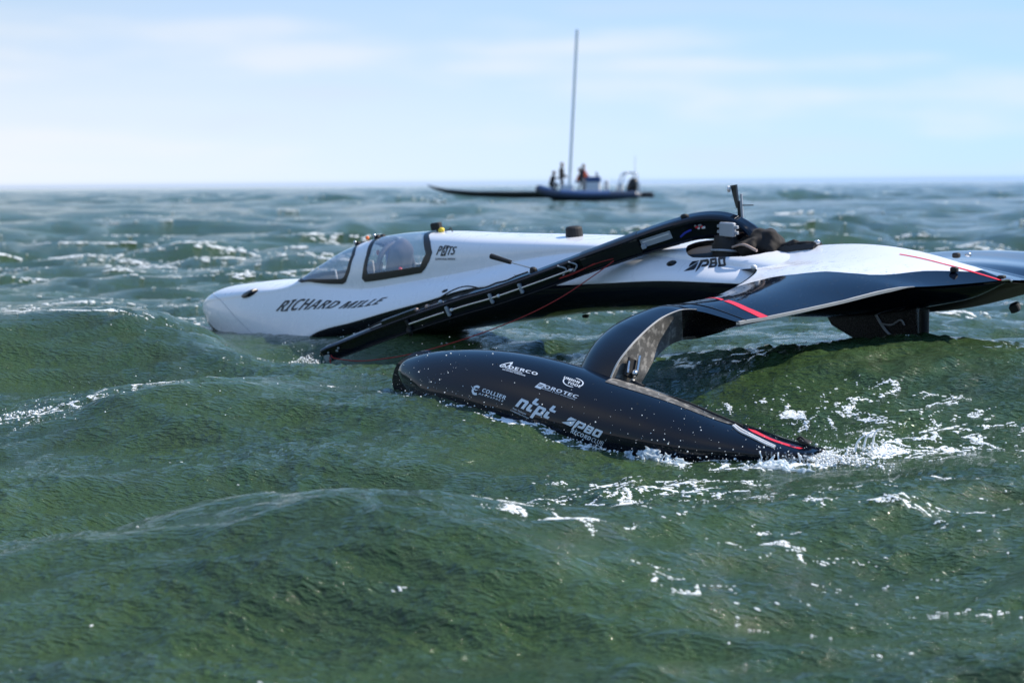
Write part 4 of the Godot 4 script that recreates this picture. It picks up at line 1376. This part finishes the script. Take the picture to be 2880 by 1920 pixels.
# where the swell stands at a known height: x, z, height
const SWELL := [
	[-2.57, -10.0, -.08], [-2.1, -10.3, .0], [-1.67, -10.6, .11], [-1.16, -11.0, .27], [-.86, -11.0, .29], [-.37, -11.0, .20], [.12, -10.8, .06], [.68, -10.6, -.08], [1.38, -10.2, -.22], [2.0, -10.0, -.33],
	[-2.4, -8.8, -.33], [-1.2, -8.8, -.32], [0.0, -8.8, -.30], [1.2, -8.8, -.33], [2.4, -8.8, -.33], [-1.5, -7.0, -.32], [1.0, -7.0, -.3], [0.0, -5.0, -.2],
	[-2.9, -11.7, -.34], [-1.8, -12.1, -.32], [-1.2, -12.2, -.28], [-.6, -12.2, -.24], [-.3, -13.0, -.16], [.8, -12.8, -.16], [1.9, -12.9, -.15], [2.15, -11.6, -.02], [3.0, -11.6, 0.0], [3.0, -10.2, -.2],
	[-3.3, -14.1, -.06], [-1.6, -14.4, -.02], [0.0, -14.2, -.11], [1.0, -13.7, -.2], [-1.1, -16.3, .10], [-.7, -15.95, .16], [-.44, -15.55, .30], [-.25, -15.25, .30], [.0, -15.05, .27], [.12, -14.9, .2], [.27, -14.8, .06], [.42, -14.65, -.09], [.6, -14.5, -.15], [.91, -14.15, -.15], [1.16, -13.9, -.08], [1.63, -13.55, .0], [2.1, -13.4, .02],
	[1.5, -15.3, .33], [.8, -15.8, .25], [1.14, -15.7, .36], [1.8, -15.6, .50], [2.4, -15.6, .58], [3.2, -15.5, .63], [4.0, -15.5, .64], [5.0, -15.6, .6], [2.2, -14.3, .16], [3.2, -14.3, .24], [4.2, -14.3, .24], [2.4, -17.5, .36], [3.4, -17.6, .36], [3.2, -13.0, .02],
	[-4.2, -15.5, .06], [-3.5, -15.5, .14], [-2.9, -15.8, .32], [-2.6, -15.8, .35], [-2.3, -16.0, .38], [-1.8, -16.2, .3], [-3.7, -17.2, .14], [-2.8, -17.3, .2],
	[-5.2, -19.0, .6], [-4.5, -19.0, .70], [-3.87, -19.0, .71], [-3.36, -19.0, .69], [-3.0, -18.9, .56], [-2.4, -18.3, .24], [-4.1, -17.9, .14], [-3.1, -17.8, .12], [-4.4, -21.0, .36],
	[-3.6, -21.8, .27], [-3.0, -21.3, .27], [-2.4, -21.0, .28], [-1.9, -20.9, .30], [-1.6, -20.6, .37], [-1.2, -20.2, .47], [-.8, -19.9, .46], [-.3, -19.6, .40], [-2.1, -19.5, .04], [-1.7, -19.2, .02], [-1.2, -19.0, .10], [-.97, -17.5, .29], [-.2, -17.2, .2],
	[.3, -19.3, .33], [1.0, -18.8, .33], [0.0, -18.2, .25], [1.1, -17.4, .33], [-3.0, -24.0, .3], [0.0, -24.0, .35], [3.0, -23.0, .35]]
# foam: x, z, radius across, radius along, strength
const FOAM := [
	[-3.9, -15.3, .75, .25, .55], [-3.3, -15.5, .5, .18, .4], [-2.75, -15.8, .3, .2, .45], [-4.3, -19.1, .7, .12, .28], [-3.5, -19.1, .6, .12, .26], [-5.3, -19.6, .8, .5, .35], [-2.2, -18.4, .5, .3, .25],
	[-1.3, -20.45, .35, .25, .5], [-.65, -15.75, .22, .16, .55], [-.3, -15.3, .25, .16, .5], [.1, -14.9, .25, .15, .5], [.5, -14.5, .25, .14, .45], [.2, -14.9, .5, .3, .35], [1.1, -14.0, .5, .2, .5], [1.6, -13.55, .5, .2, .5], [2.15, -13.55, .4, .25, .55], [2.7, -13.7, .6, .4, .30], [1.9, -14.6, .8, .5, .14], [2.6, -14.6, 1.0, .6, .12], [3.4, -14.0, .9, .8, .16],
	[2.6, -17.6, .55, .4, .75], [.35, -12.9, 1.0, .7, .30], [1.1, -13.0, .9, .6, .28], [-.4, -11.9, .8, .6, .28], [1.3, -11.4, 1.2, .8, .14], [2.0, -10.4, 1.0, .9, .12], [.05, -10.95, .35, .2, .4], [.35, -10.75, .35, .15, .6], [-.6, -11.1, .6, .1, .35], [-1.2, -11.0, .3, .08, .4],
	[.9, -10.2, .4, .3, .26], [1.4, -9.9, .5, .3, .18], [2.6, -11.6, .6, .1, .45], [-.2, -9.7, .5, .3, .12], [-1.6, -15.2, .4, .2, .25], [-1.6, -16.3, .3, .12, .3], [-1.8, -13.6, .5, .3, .12], [2.2, -12.3, .9, .5, .18]]


func prior(x: float, z: float) -> float:
	var d := sqrt(x * x + z * z)
	return lerpf(-.25, .25, smoothstep(7.0, 17.0, d)) + .45 * smoothstep(35.0, 120.0, d)


func swell(x: float, z: float) -> float:   # smooth look-up in the coarse grid
	var gx := (x - GX0) / GS
	var gz := (z - GZ0) / GS
	if gx < 1.0 or gz < 1.0 or gx > GNX - 3 or gz > GNZ - 3:
		return prior(x, z)
	var i := int(gx + .5)
	var j := int(gz + .5)
	var u := gx - i
	var v := gz - j
	var a0 := .5 * (.5 - u) * (.5 - u)
	var a1 := .75 - u * u
	var a2 := .5 * (.5 + u) * (.5 + u)
	var k := (j - 1) * GNX + i
	var r0 := grid_h[k - 1] * a0 + grid_h[k] * a1 + grid_h[k + 1] * a2
	k += GNX
	var r1 := grid_h[k - 1] * a0 + grid_h[k] * a1 + grid_h[k + 1] * a2
	k += GNX
	var r2 := grid_h[k - 1] * a0 + grid_h[k] * a1 + grid_h[k + 1] * a2
	return r0 * .5 * (.5 - v) * (.5 - v) + r1 * (.75 - v * v) + r2 * .5 * (.5 + v) * (.5 + v)


func near_line(x: float, z: float, a: Vector2, b: Vector2) -> float:
	var p := Vector2(x, z)
	var t := clampf((p - a).dot(b - a) / (b - a).length_squared(), 0.0, 1.0)
	return exp(-p.distance_squared_to(a.lerp(b, t)) / .7)


func sea() -> void:
	grid_h.resize(GNX * GNZ)
	for j in GNZ:
		for i in GNX:
			var x := GX0 + i * GS
			var z := GZ0 + j * GS
			var edge := smoothstep(0.0, 1.6, minf(minf(x - GX0, -GX0 - x), minf(z - GZ0, -4.0 - z)))
			var s := .035 * prior(x, z)
			var w := .035
			for c in SWELL:
				var dx: float = x - c[0]
				var dz: float = z - c[1]
				var d2 := (dx * dx * .7 + dz * dz) / .26
				if d2 < 16.0:
					var e := exp(-d2 * .5)
					s += e * c[2]
					w += e
			grid_h[j * GNX + i] = lerpf(prior(x, z), s / w, edge)

	# wave trains: direction, length, height, phase
	var trains := []
	var r := RandomNumberGenerator.new()
	r.seed = 12
	for k in 22:
		var lam := .34 * pow(1.165, k)
		var ang := deg_to_rad(72.0) + r.randfn(0.0, .55)
		trains.append([cos(ang) * TAU / lam, sin(ang) * TAU / lam, lam, .0135 * pow(lam, .9) * (1.0 if lam < 2.0 else .8), r.randf() * TAU])
	for k in 7:
		var lam := 9.0 + 3.2 * k
		var ang := deg_to_rad(80.0) + r.randfn(0.0, .35)
		trains.append([cos(ang) * TAU / lam, sin(ang) * TAU / lam, lam, .0032 * lam, r.randf() * TAU])

	# polar fan about the point of view, finest in front
	var az := PackedFloat32Array()
	for i in 880:
		az.append(deg_to_rad(lerpf(-15.3, 15.3, i / 879.0)))
	for i in 64:
		az.append(deg_to_rad(15.3 + .16 * (i + 1)))
	for i in 44:
		az.append(deg_to_rad(25.54 + 308.92 * (i + 1) / 45.0))
	for i in 64:
		az.append(deg_to_rad(360.0 - 25.54 + .16 * i))
	var na := az.size()
	var rad := PackedFloat32Array()
	for v in [.4, 1.2, 2.0, 2.8, 3.6, 4.4, 5.2, 5.8, 6.3]:
		rad.append(v)
	for k in 680:
		rad.append(pow(lerpf(pow(6.7, -.7), pow(130.0, -.7), k / 679.0), -1.0 / .7))
	for k in 430:
		rad.append(130.0 * pow(11.0, (k + 1) / 430.0))
	for v in [1700.0, 2400.0, 4500.0, 9000.0]:
		rad.append(v)
	var nr := rad.size()

	var warp := noise(61, .16, 2)
	var rip := noise(62, 2.2, 3, FastNoiseLite.TYPE_SIMPLEX_SMOOTH, FastNoiseLite.FRACTAL_RIDGED)
	var murk := noise(68, .5, 3)
	var pos := PackedVector3Array()
	var col := PackedColorArray()
	var uvs := PackedVector2Array()
	pos.resize(na * nr)
	col.resize(na * nr)
	uvs.resize(na * nr)
	for j in nr:
		var d := rad[j]
		var dr := (rad[mini(j + 1, nr - 1)] - rad[maxi(j - 1, 0)]) * .5
		var gap := maxf(dr, d * .0006)
		var live := []
		for t in trains:
			var w := clampf(t[2] / (gap * 3.2) - .6, 0.0, 1.0)
			if t[2] > 6.5:
				w *= smoothstep(24.0, 60.0, d)
			else:
				w *= lerpf(1.0, lerpf(.5, 1.0, smoothstep(14.0, 40.0, d)), smoothstep(.3, 1.2, t[2])) * lerpf(1.0, 2.0 if t[2] < 2.6 else 1.0, smoothstep(22.0, 60.0, d))
			if w > 0.0:
				live.append([t[0], t[1], t[3] * w, t[4]])
		var rw := clampf(.09 / gap - .5, 0.0, 1.0) * .026
		for i in na:
			var x := sin(az[i]) * d
			var z := -cos(az[i]) * d
			var k := j * na + i
			var h := swell(x, z)
			var wx := x
			var wz := z
			if d < 200.0:
				wx += warp.get_noise_2d(x, z) * .9
				wz += warp.get_noise_2d(x + 80.0, z) * .9
			var chop := 0.0
			for t in live:
				var s := sin(t[0] * wx + t[1] * wz + t[3])
				chop += t[2] * (s + .5 * s * s - .25)
			if d > 12.5 and d < 24.0:   # the hulls still the chop beside them
				chop *= 1.0 - .75 * maxf(near_line(x, z, Vector2(-1.0, -16.2), Vector2(2.0, -13.5)), near_line(x, z, Vector2(-3.6, -21.9), Vector2(-1.0, -20.1)))
			h += chop
			if rw > 0.0:
				h += rw * clampf(1.0 + 2.2 * murk.get_noise_2d(x * .8 + 30.0, z * .8), .15, 2.0) * (rip.get_noise_2d(x * .55 + z * .2, z * 1.1 - x * .2) + .2)
			var m := murk.get_noise_2d(x, z)
			col[k] = Color(.037 + .010 * m, .067 + .017 * m, .026 + .003 * m)
			pos[k] = Vector3(x, h, z)
			uvs[k] = Vector2(x / 2.2 + z * .06, z / .8 - x * .10)
	# normals from neighbours
	var nor := PackedVector3Array()
	nor.resize(na * nr)
	for j in nr:
		var j0 := maxi(j - 1, 0) * na
		var j1 := mini(j + 1, nr - 1) * na
		for i in na:
			var a := pos[j * na + (i + 1) % na] - pos[j * na + (i + na - 1) % na]
			var b := pos[j1 + i] - pos[j0 + i]
			nor[j * na + i] = a.cross(b).normalized() if a.cross(b).y > 0 else b.cross(a).normalized()
	sea_pos = pos
	sea_nor = nor
	sea_rad = rad
	sea_cols = na
	var idx := PackedInt32Array()
	idx.resize((nr - 1) * na * 6)
	var w := 0
	for j in nr - 1:
		for i in na:
			var a := j * na + i
			var b := j * na + (i + 1) % na
			for q in [a, b + na, b, a, a + na, b + na]:
				idx[w] = q
				w += 1
	var arr := []
	arr.resize(Mesh.ARRAY_MAX)
	arr[Mesh.ARRAY_VERTEX] = pos
	arr[Mesh.ARRAY_NORMAL] = nor
	arr[Mesh.ARRAY_COLOR] = col
	arr[Mesh.ARRAY_TEX_UV] = uvs
	arr[Mesh.ARRAY_INDEX] = idx
	var mesh := ArrayMesh.new()
	mesh.add_surface_from_arrays(Mesh.PRIMITIVE_TRIANGLES, arr)
	var o := part("sea", mesh, "sea_water", self)
	tag(o, "choppy green open sea with foam streaks and breaking crests", "", "", "structure")


# the sea's surface at x, z, in front of the camera: [place, normal]
func on_sea(x: float, z: float) -> Array:
	var d := sqrt(x * x + z * z)
	var c := (rad_to_deg(atan2(x, -z)) + 15.3) / 30.6 * 879.0
	if c < 0.0 or c >= 878.0 or d < 6.8 or d > 500.0:
		return []
	var j := clampi(sea_rad.bsearch(d) - 1, 0, sea_rad.size() - 2)
	var t := (d - sea_rad[j]) / (sea_rad[j + 1] - sea_rad[j])
	var i := int(c)
	var k := j * sea_cols + i
	var f := c - i
	var p := sea_pos[k].lerp(sea_pos[k + 1], f).lerp(sea_pos[k + sea_cols].lerp(sea_pos[k + sea_cols + 1], f), t)
	return [Vector3(x, p.y, z), sea_nor[k].lerp(sea_nor[k + sea_cols + 1], .5)]


# foam: thousands of little flakes that lie on the water in lace and strings
func foam_and_glints() -> void:
	var r := RandomNumberGenerator.new()
	r.seed = 21
	var warp := noise(71, 1.1, 2)
	var lace := noise(64, 1.5, 2)
	var fine := noise(72, 5.5, 2)
	var grain := noise(65, 3.2, 3)
	var patchy := noise(63, .30, 3)
	var streak := noise(66, .5, 3)
	var seeds := []
	for q in FOAM:
		var n := int(9500.0 * q[2] * q[3] * PI * 1.6 * (.4 + q[4]))
		for k in n:
			var x: float = q[0] + r.randfn(0, q[2] * .72)
			var z: float = q[1] + r.randfn(0, q[3] * .72)
			seeds.append(Vector3(x, z, 0))
	for k in 230000:
		var d := pow(r.randf_range(pow(7.2, .8), pow(27.0, .8)), 1.25)
		var a := deg_to_rad(r.randf_range(-15.2, 15.2))
		seeds.append(Vector3(sin(a) * d, -cos(a) * d, 1))
	var ts := []
	for sd in seeds:
		var x: float = sd.x
		var z: float = sd.y
		var zone := 0.0
		for q in FOAM:
			var dx: float = (x - q[0]) / q[2]
			if dx * dx > 4.0:
				continue
			var dz: float = (z - q[1]) / q[3]
			var e := dx * dx + dz * dz
			if e < 4.0:
				zone += q[4] * exp(-e)
		var st := streak.get_noise_2d((x * .8 + z * .6) * .35, (x * .6 - z * .8) * 2.6)
		var base := .24 + .26 * patchy.get_noise_2d(x, z * 1.2) + .34 * st + minf(zone, .85)
		if base < .36:
			continue
		var wx := x + .16 * warp.get_noise_2d(x, z)
		var wz := z + .16 * warp.get_noise_2d(x + 40.0, z)
		var l1 := 1.0 - absf(lace.get_noise_2d(wx * .8 + wz * .35, wz * 1.2 - wx * .3)) * 3.0
		var l2 := 1.0 - absf(fine.get_noise_2d(wx * .7 + wz * .3, wz * 1.1 - wx * .25)) * 2.6
		var g := grain.get_noise_2d(x * .9, z * 1.3)
		var f := maxf(l1, l2 * .97) + (base - .70) * .75 + g * .35
		if f < .80 + .25 * r.randf():
			continue
		if sd.z > 0.5 and r.randf() > .55:
			continue
		var o := on_sea(x, z)
		if o.is_empty():
			continue
		var s := .0032 + .0105 * pow(r.randf(), 2.2) * clampf(base, .4, 1.0)
		var n: Vector3 = o[1]
		var t := n.cross(Vector3(.35, 0, -.94).rotated(Vector3.UP, r.randfn(0, .5))).normalized()
		ts.append(Transform3D(Basis(t * s * r.randf_range(1.0, 2.6), n * s * .45, t.cross(n) * s), o[0]))
	# whitecaps farther out: dabs of foam tumbling along the crests, and single white dabs that stand in for sun glints
	for k in 21000:
		var d := 1.0 / r.randf_range(1.0 / 300.0, 1.0 / 23.0)
		var a := deg_to_rad(r.randf_range(-15.0, 15.0))
		var x := sin(a) * d
		var z := -cos(a) * d
		var gap := .35 + .006 * d
		var o := on_sea(x, z)
		var o1 := on_sea(x, z + gap)
		var o2 := on_sea(x, z - gap)
		if o.is_empty() or o1.is_empty() or o2.is_empty():
			continue
		var crest: float = (o[0].y - (o1[0].y + o2[0].y) * .5) / gap
		if crest + .16 * patchy.get_noise_2d(x * .35, z * .25) < (.12 if k < 9000 else .05) + .10 * r.randf():
			continue
		var big := pow(r.randf(), 3.5) if k < 9000 else 0.0
		var n := 1 + int(22.0 * big)
		var s := (.010 + .0008 * d) * (.45 + .6 * r.randf()) * (1.0 if k < 9000 else .6)
		for q in n:
			var px := x + r.randfn(0, .04 + .55 * big) * (.5 + d * .012)
			var pz := z + r.randfn(0, .03 + .08 * big) * (.5 + d * .02)
			var p := on_sea(px, pz)
			if p.is_empty():
				continue
			var t := (p[1] as Vector3).cross(Vector3(.2, 0, -1)).normalized()
			ts.append(Transform3D(Basis(t * s * r.randf_range(1.0, 3.2), p[1] * s * .5, t.cross(p[1]) * s), p[0]))
	var mm := MultiMesh.new()
	mm.transform_format = MultiMesh.TRANSFORM_3D
	mm.mesh = ball(Vector3.ONE, 6)
	mm.instance_count = ts.size()
	for i in ts.size():
		mm.set_instance_transform(i, ts[i])
	var o := MultiMeshInstance3D.new()
	o.name = "foam"
	o.multimesh = mm
	o.material_override = M["foam_glint_white"]
	add_child(o, true)
	tag(o, "lace and strings of white foam, and white dabs for sun glints, on the green waves", "foam", "", "stuff")


# thrown water: drops in the air and heaps of bubbles at the waterline
func spray() -> void:
	var tf := Transform3D(boat_basis(), BO)
	var ts := []
	var heaps := []
	# places where water breaks: world x, z, spread x, spread z, height over the swell, drops, bubbles
	for s in [[-.72, -15.86, .10, .03, .06, 90, 500], [-.50, -15.60, .12, .03, .10, 120, 800], [-.28, -15.34, .14, .03, .09, 90, 700], [.0, -15.04, .16, .03, .04, 50, 400], [.32, -14.72, .15, .03, .03, 40, 300], [.62, -14.46, .15, .03, .03, 40, 300], [.95, -14.45, .20, .05, .09, 140, 600], [1.28, -14.16, .22, .05, .10, 150, 800], [1.55, -13.95, .2, .05, .03, 80, 300], [1.9, -13.72, .16, .06, .06, 130, 700], [2.15, -13.58, .18, .10, .05, 140, 700],
			[2.45, -13.65, .2, .08, .05, 70, 200], [-1.3, -20.35, .25, .06, .07, 60, 350], [-2.02, -19.5, .08, .05, .08, 60, 200], [2.6, -17.5, .35, .12, .12, 140, 900], [-3.9, -15.3, .6, .12, .04, 120, 500], [-3.3, -15.5, .4, .06, .03, 40, 150]]:
		for k in int(s[6]):
			var p := Vector3(rng.randfn(0, s[2]), 0, rng.randfn(0, s[3]))
			var q := exp(-pow(p.x / s[2], 2) * .5)
			if s[1] > -16.1 and s[0] > -.7 and s[0] < 2.2:
				p.z += p.x * .9
			p += Vector3(s[0], swell(s[0] + p.x, s[1] + p.z) + .015 + s[4] * q * rng.randf() - .02, s[1])
			var r := .002 + .008 * pow(rng.randf(), 2.5)
			heaps.append(Transform3D(Basis.from_scale(Vector3(r * 1.4, r, r)).rotated(Vector3.UP, rng.randf() * TAU), p))
		for k in int(s[5]):
			var p := Vector3(s[0] + rng.randfn(0, s[2] * 1.6), 0, s[1] + rng.randfn(0, s[3] * 2.2))
			p.y = swell(p.x, p.z) + absf(rng.randfn(0, s[4] * 1.6 + .03))
			var r := .0015 + .005 * pow(rng.randf(), 3.0)
			ts.append(Transform3D(Basis.from_scale(Vector3(r, r, r)), p))
	# scattered drops over the float's flank and deck
	for k in 32:
		var x := rng.randf_range(-3.7, .1)
		var p := tf * (float_s(x, rng.randf_range(.3, 1.7)) + Vector3(0, rng.randf_range(.0, .05), rng.randf_range(.02, .35)))
		var r := .0014 + .0034 * pow(rng.randf(), 3.0)
		ts.append(Transform3D(Basis.from_scale(Vector3(r, r, r)), p))
	for g in [["spray", ts, "white_water", "fine white spray drops flying round the black float"], ["bubbles", heaps, "white_water", "heaps of white bubbling water along the black float and crests"]]:
		var mm := MultiMesh.new()
		mm.transform_format = MultiMesh.TRANSFORM_3D
		mm.mesh = ball(Vector3.ONE, 8)
		mm.instance_count = g[1].size()
		for i in g[1].size():
			mm.set_instance_transform(i, g[1][i])
		var o := MultiMeshInstance3D.new()
		o.name = g[0]
		o.multimesh = mm
		o.material_override = M[g[2]]
		add_child(o, true)
		tag(o, g[3], "spray" if g[0] == "spray" else "foam", "", "stuff")
	# glassy heaps of water thrown up against the float
	for s in [["glassy clear heap of water thrown up against the nose of the black float", -.42, -15.50, .26, .045, .15], ["low clear surge of water breaking along the middle of the float", .98, -14.12, .26, .05, .11], ["clear surge of water foaming under the tail of the black float", 1.75, -13.50, .2, .05, .07]]:
		var h0 := swell(s[1], s[2])
		var bones := []
		for k in 280:
			var px := rng.randfn(0, s[3] * .5)
			var top: float = s[5] * exp(-pow(px / s[3], 2)) * pow(rng.randf(), 1.6)
			var p := Vector3(px, top - .02 + swell(s[1] + px, s[2]) - h0, rng.randfn(0, s[4]) + px * .9)
			var r := rng.randf_range(.004, .011)
			bones.append([p, p + Vector3(rng.randf_range(-.05, .05), rng.randf_range(-.05, .03), rng.randf_range(-.02, .02)), r, r * .6])
		var sp := thing("splash", s[0], "splash", Transform3D(Basis(), Vector3(s[1], h0, s[2])), "water thrown up by the float")
		part("water", blend(bones, .0075, .005, .012), "water_drop" if s[1] < -.2 else "churned_water", sp).set_meta("kind", "stuff")
	# ropes of water pouring off the tail of the float
	var falls := thing("pouring_water", "clear strands of water pouring off the tail of the black float", "water", Transform3D(Basis(), Vector3(1.95, .0, -13.7)))
	for k in 9:
		var x := -.17 + .045 * k
		var a := tf * float_s(clampf(x, -.2, .19), 1.2)
		var l := rng.randf_range(.05, .12)
		part("strand", tube([a - falls.position, a - falls.position + Vector3(rng.randf_range(-.01, .02), -l * .5, .02), a - falls.position + Vector3(rng.randf_range(-.02, .03), -l - .05, .035)], .007, 6, .004), "water_drop" if k % 3 else "white_water", falls)
	for k in 3:
		var b := Vector3(.42 + .06 * k, .03, -.0)
		part("strand", tube([b, b + Vector3(.02, .07 + .03 * k, 0), b + Vector3(.07, .12 + .02 * k, .01)], .010, 6, .004), "white_water", falls)
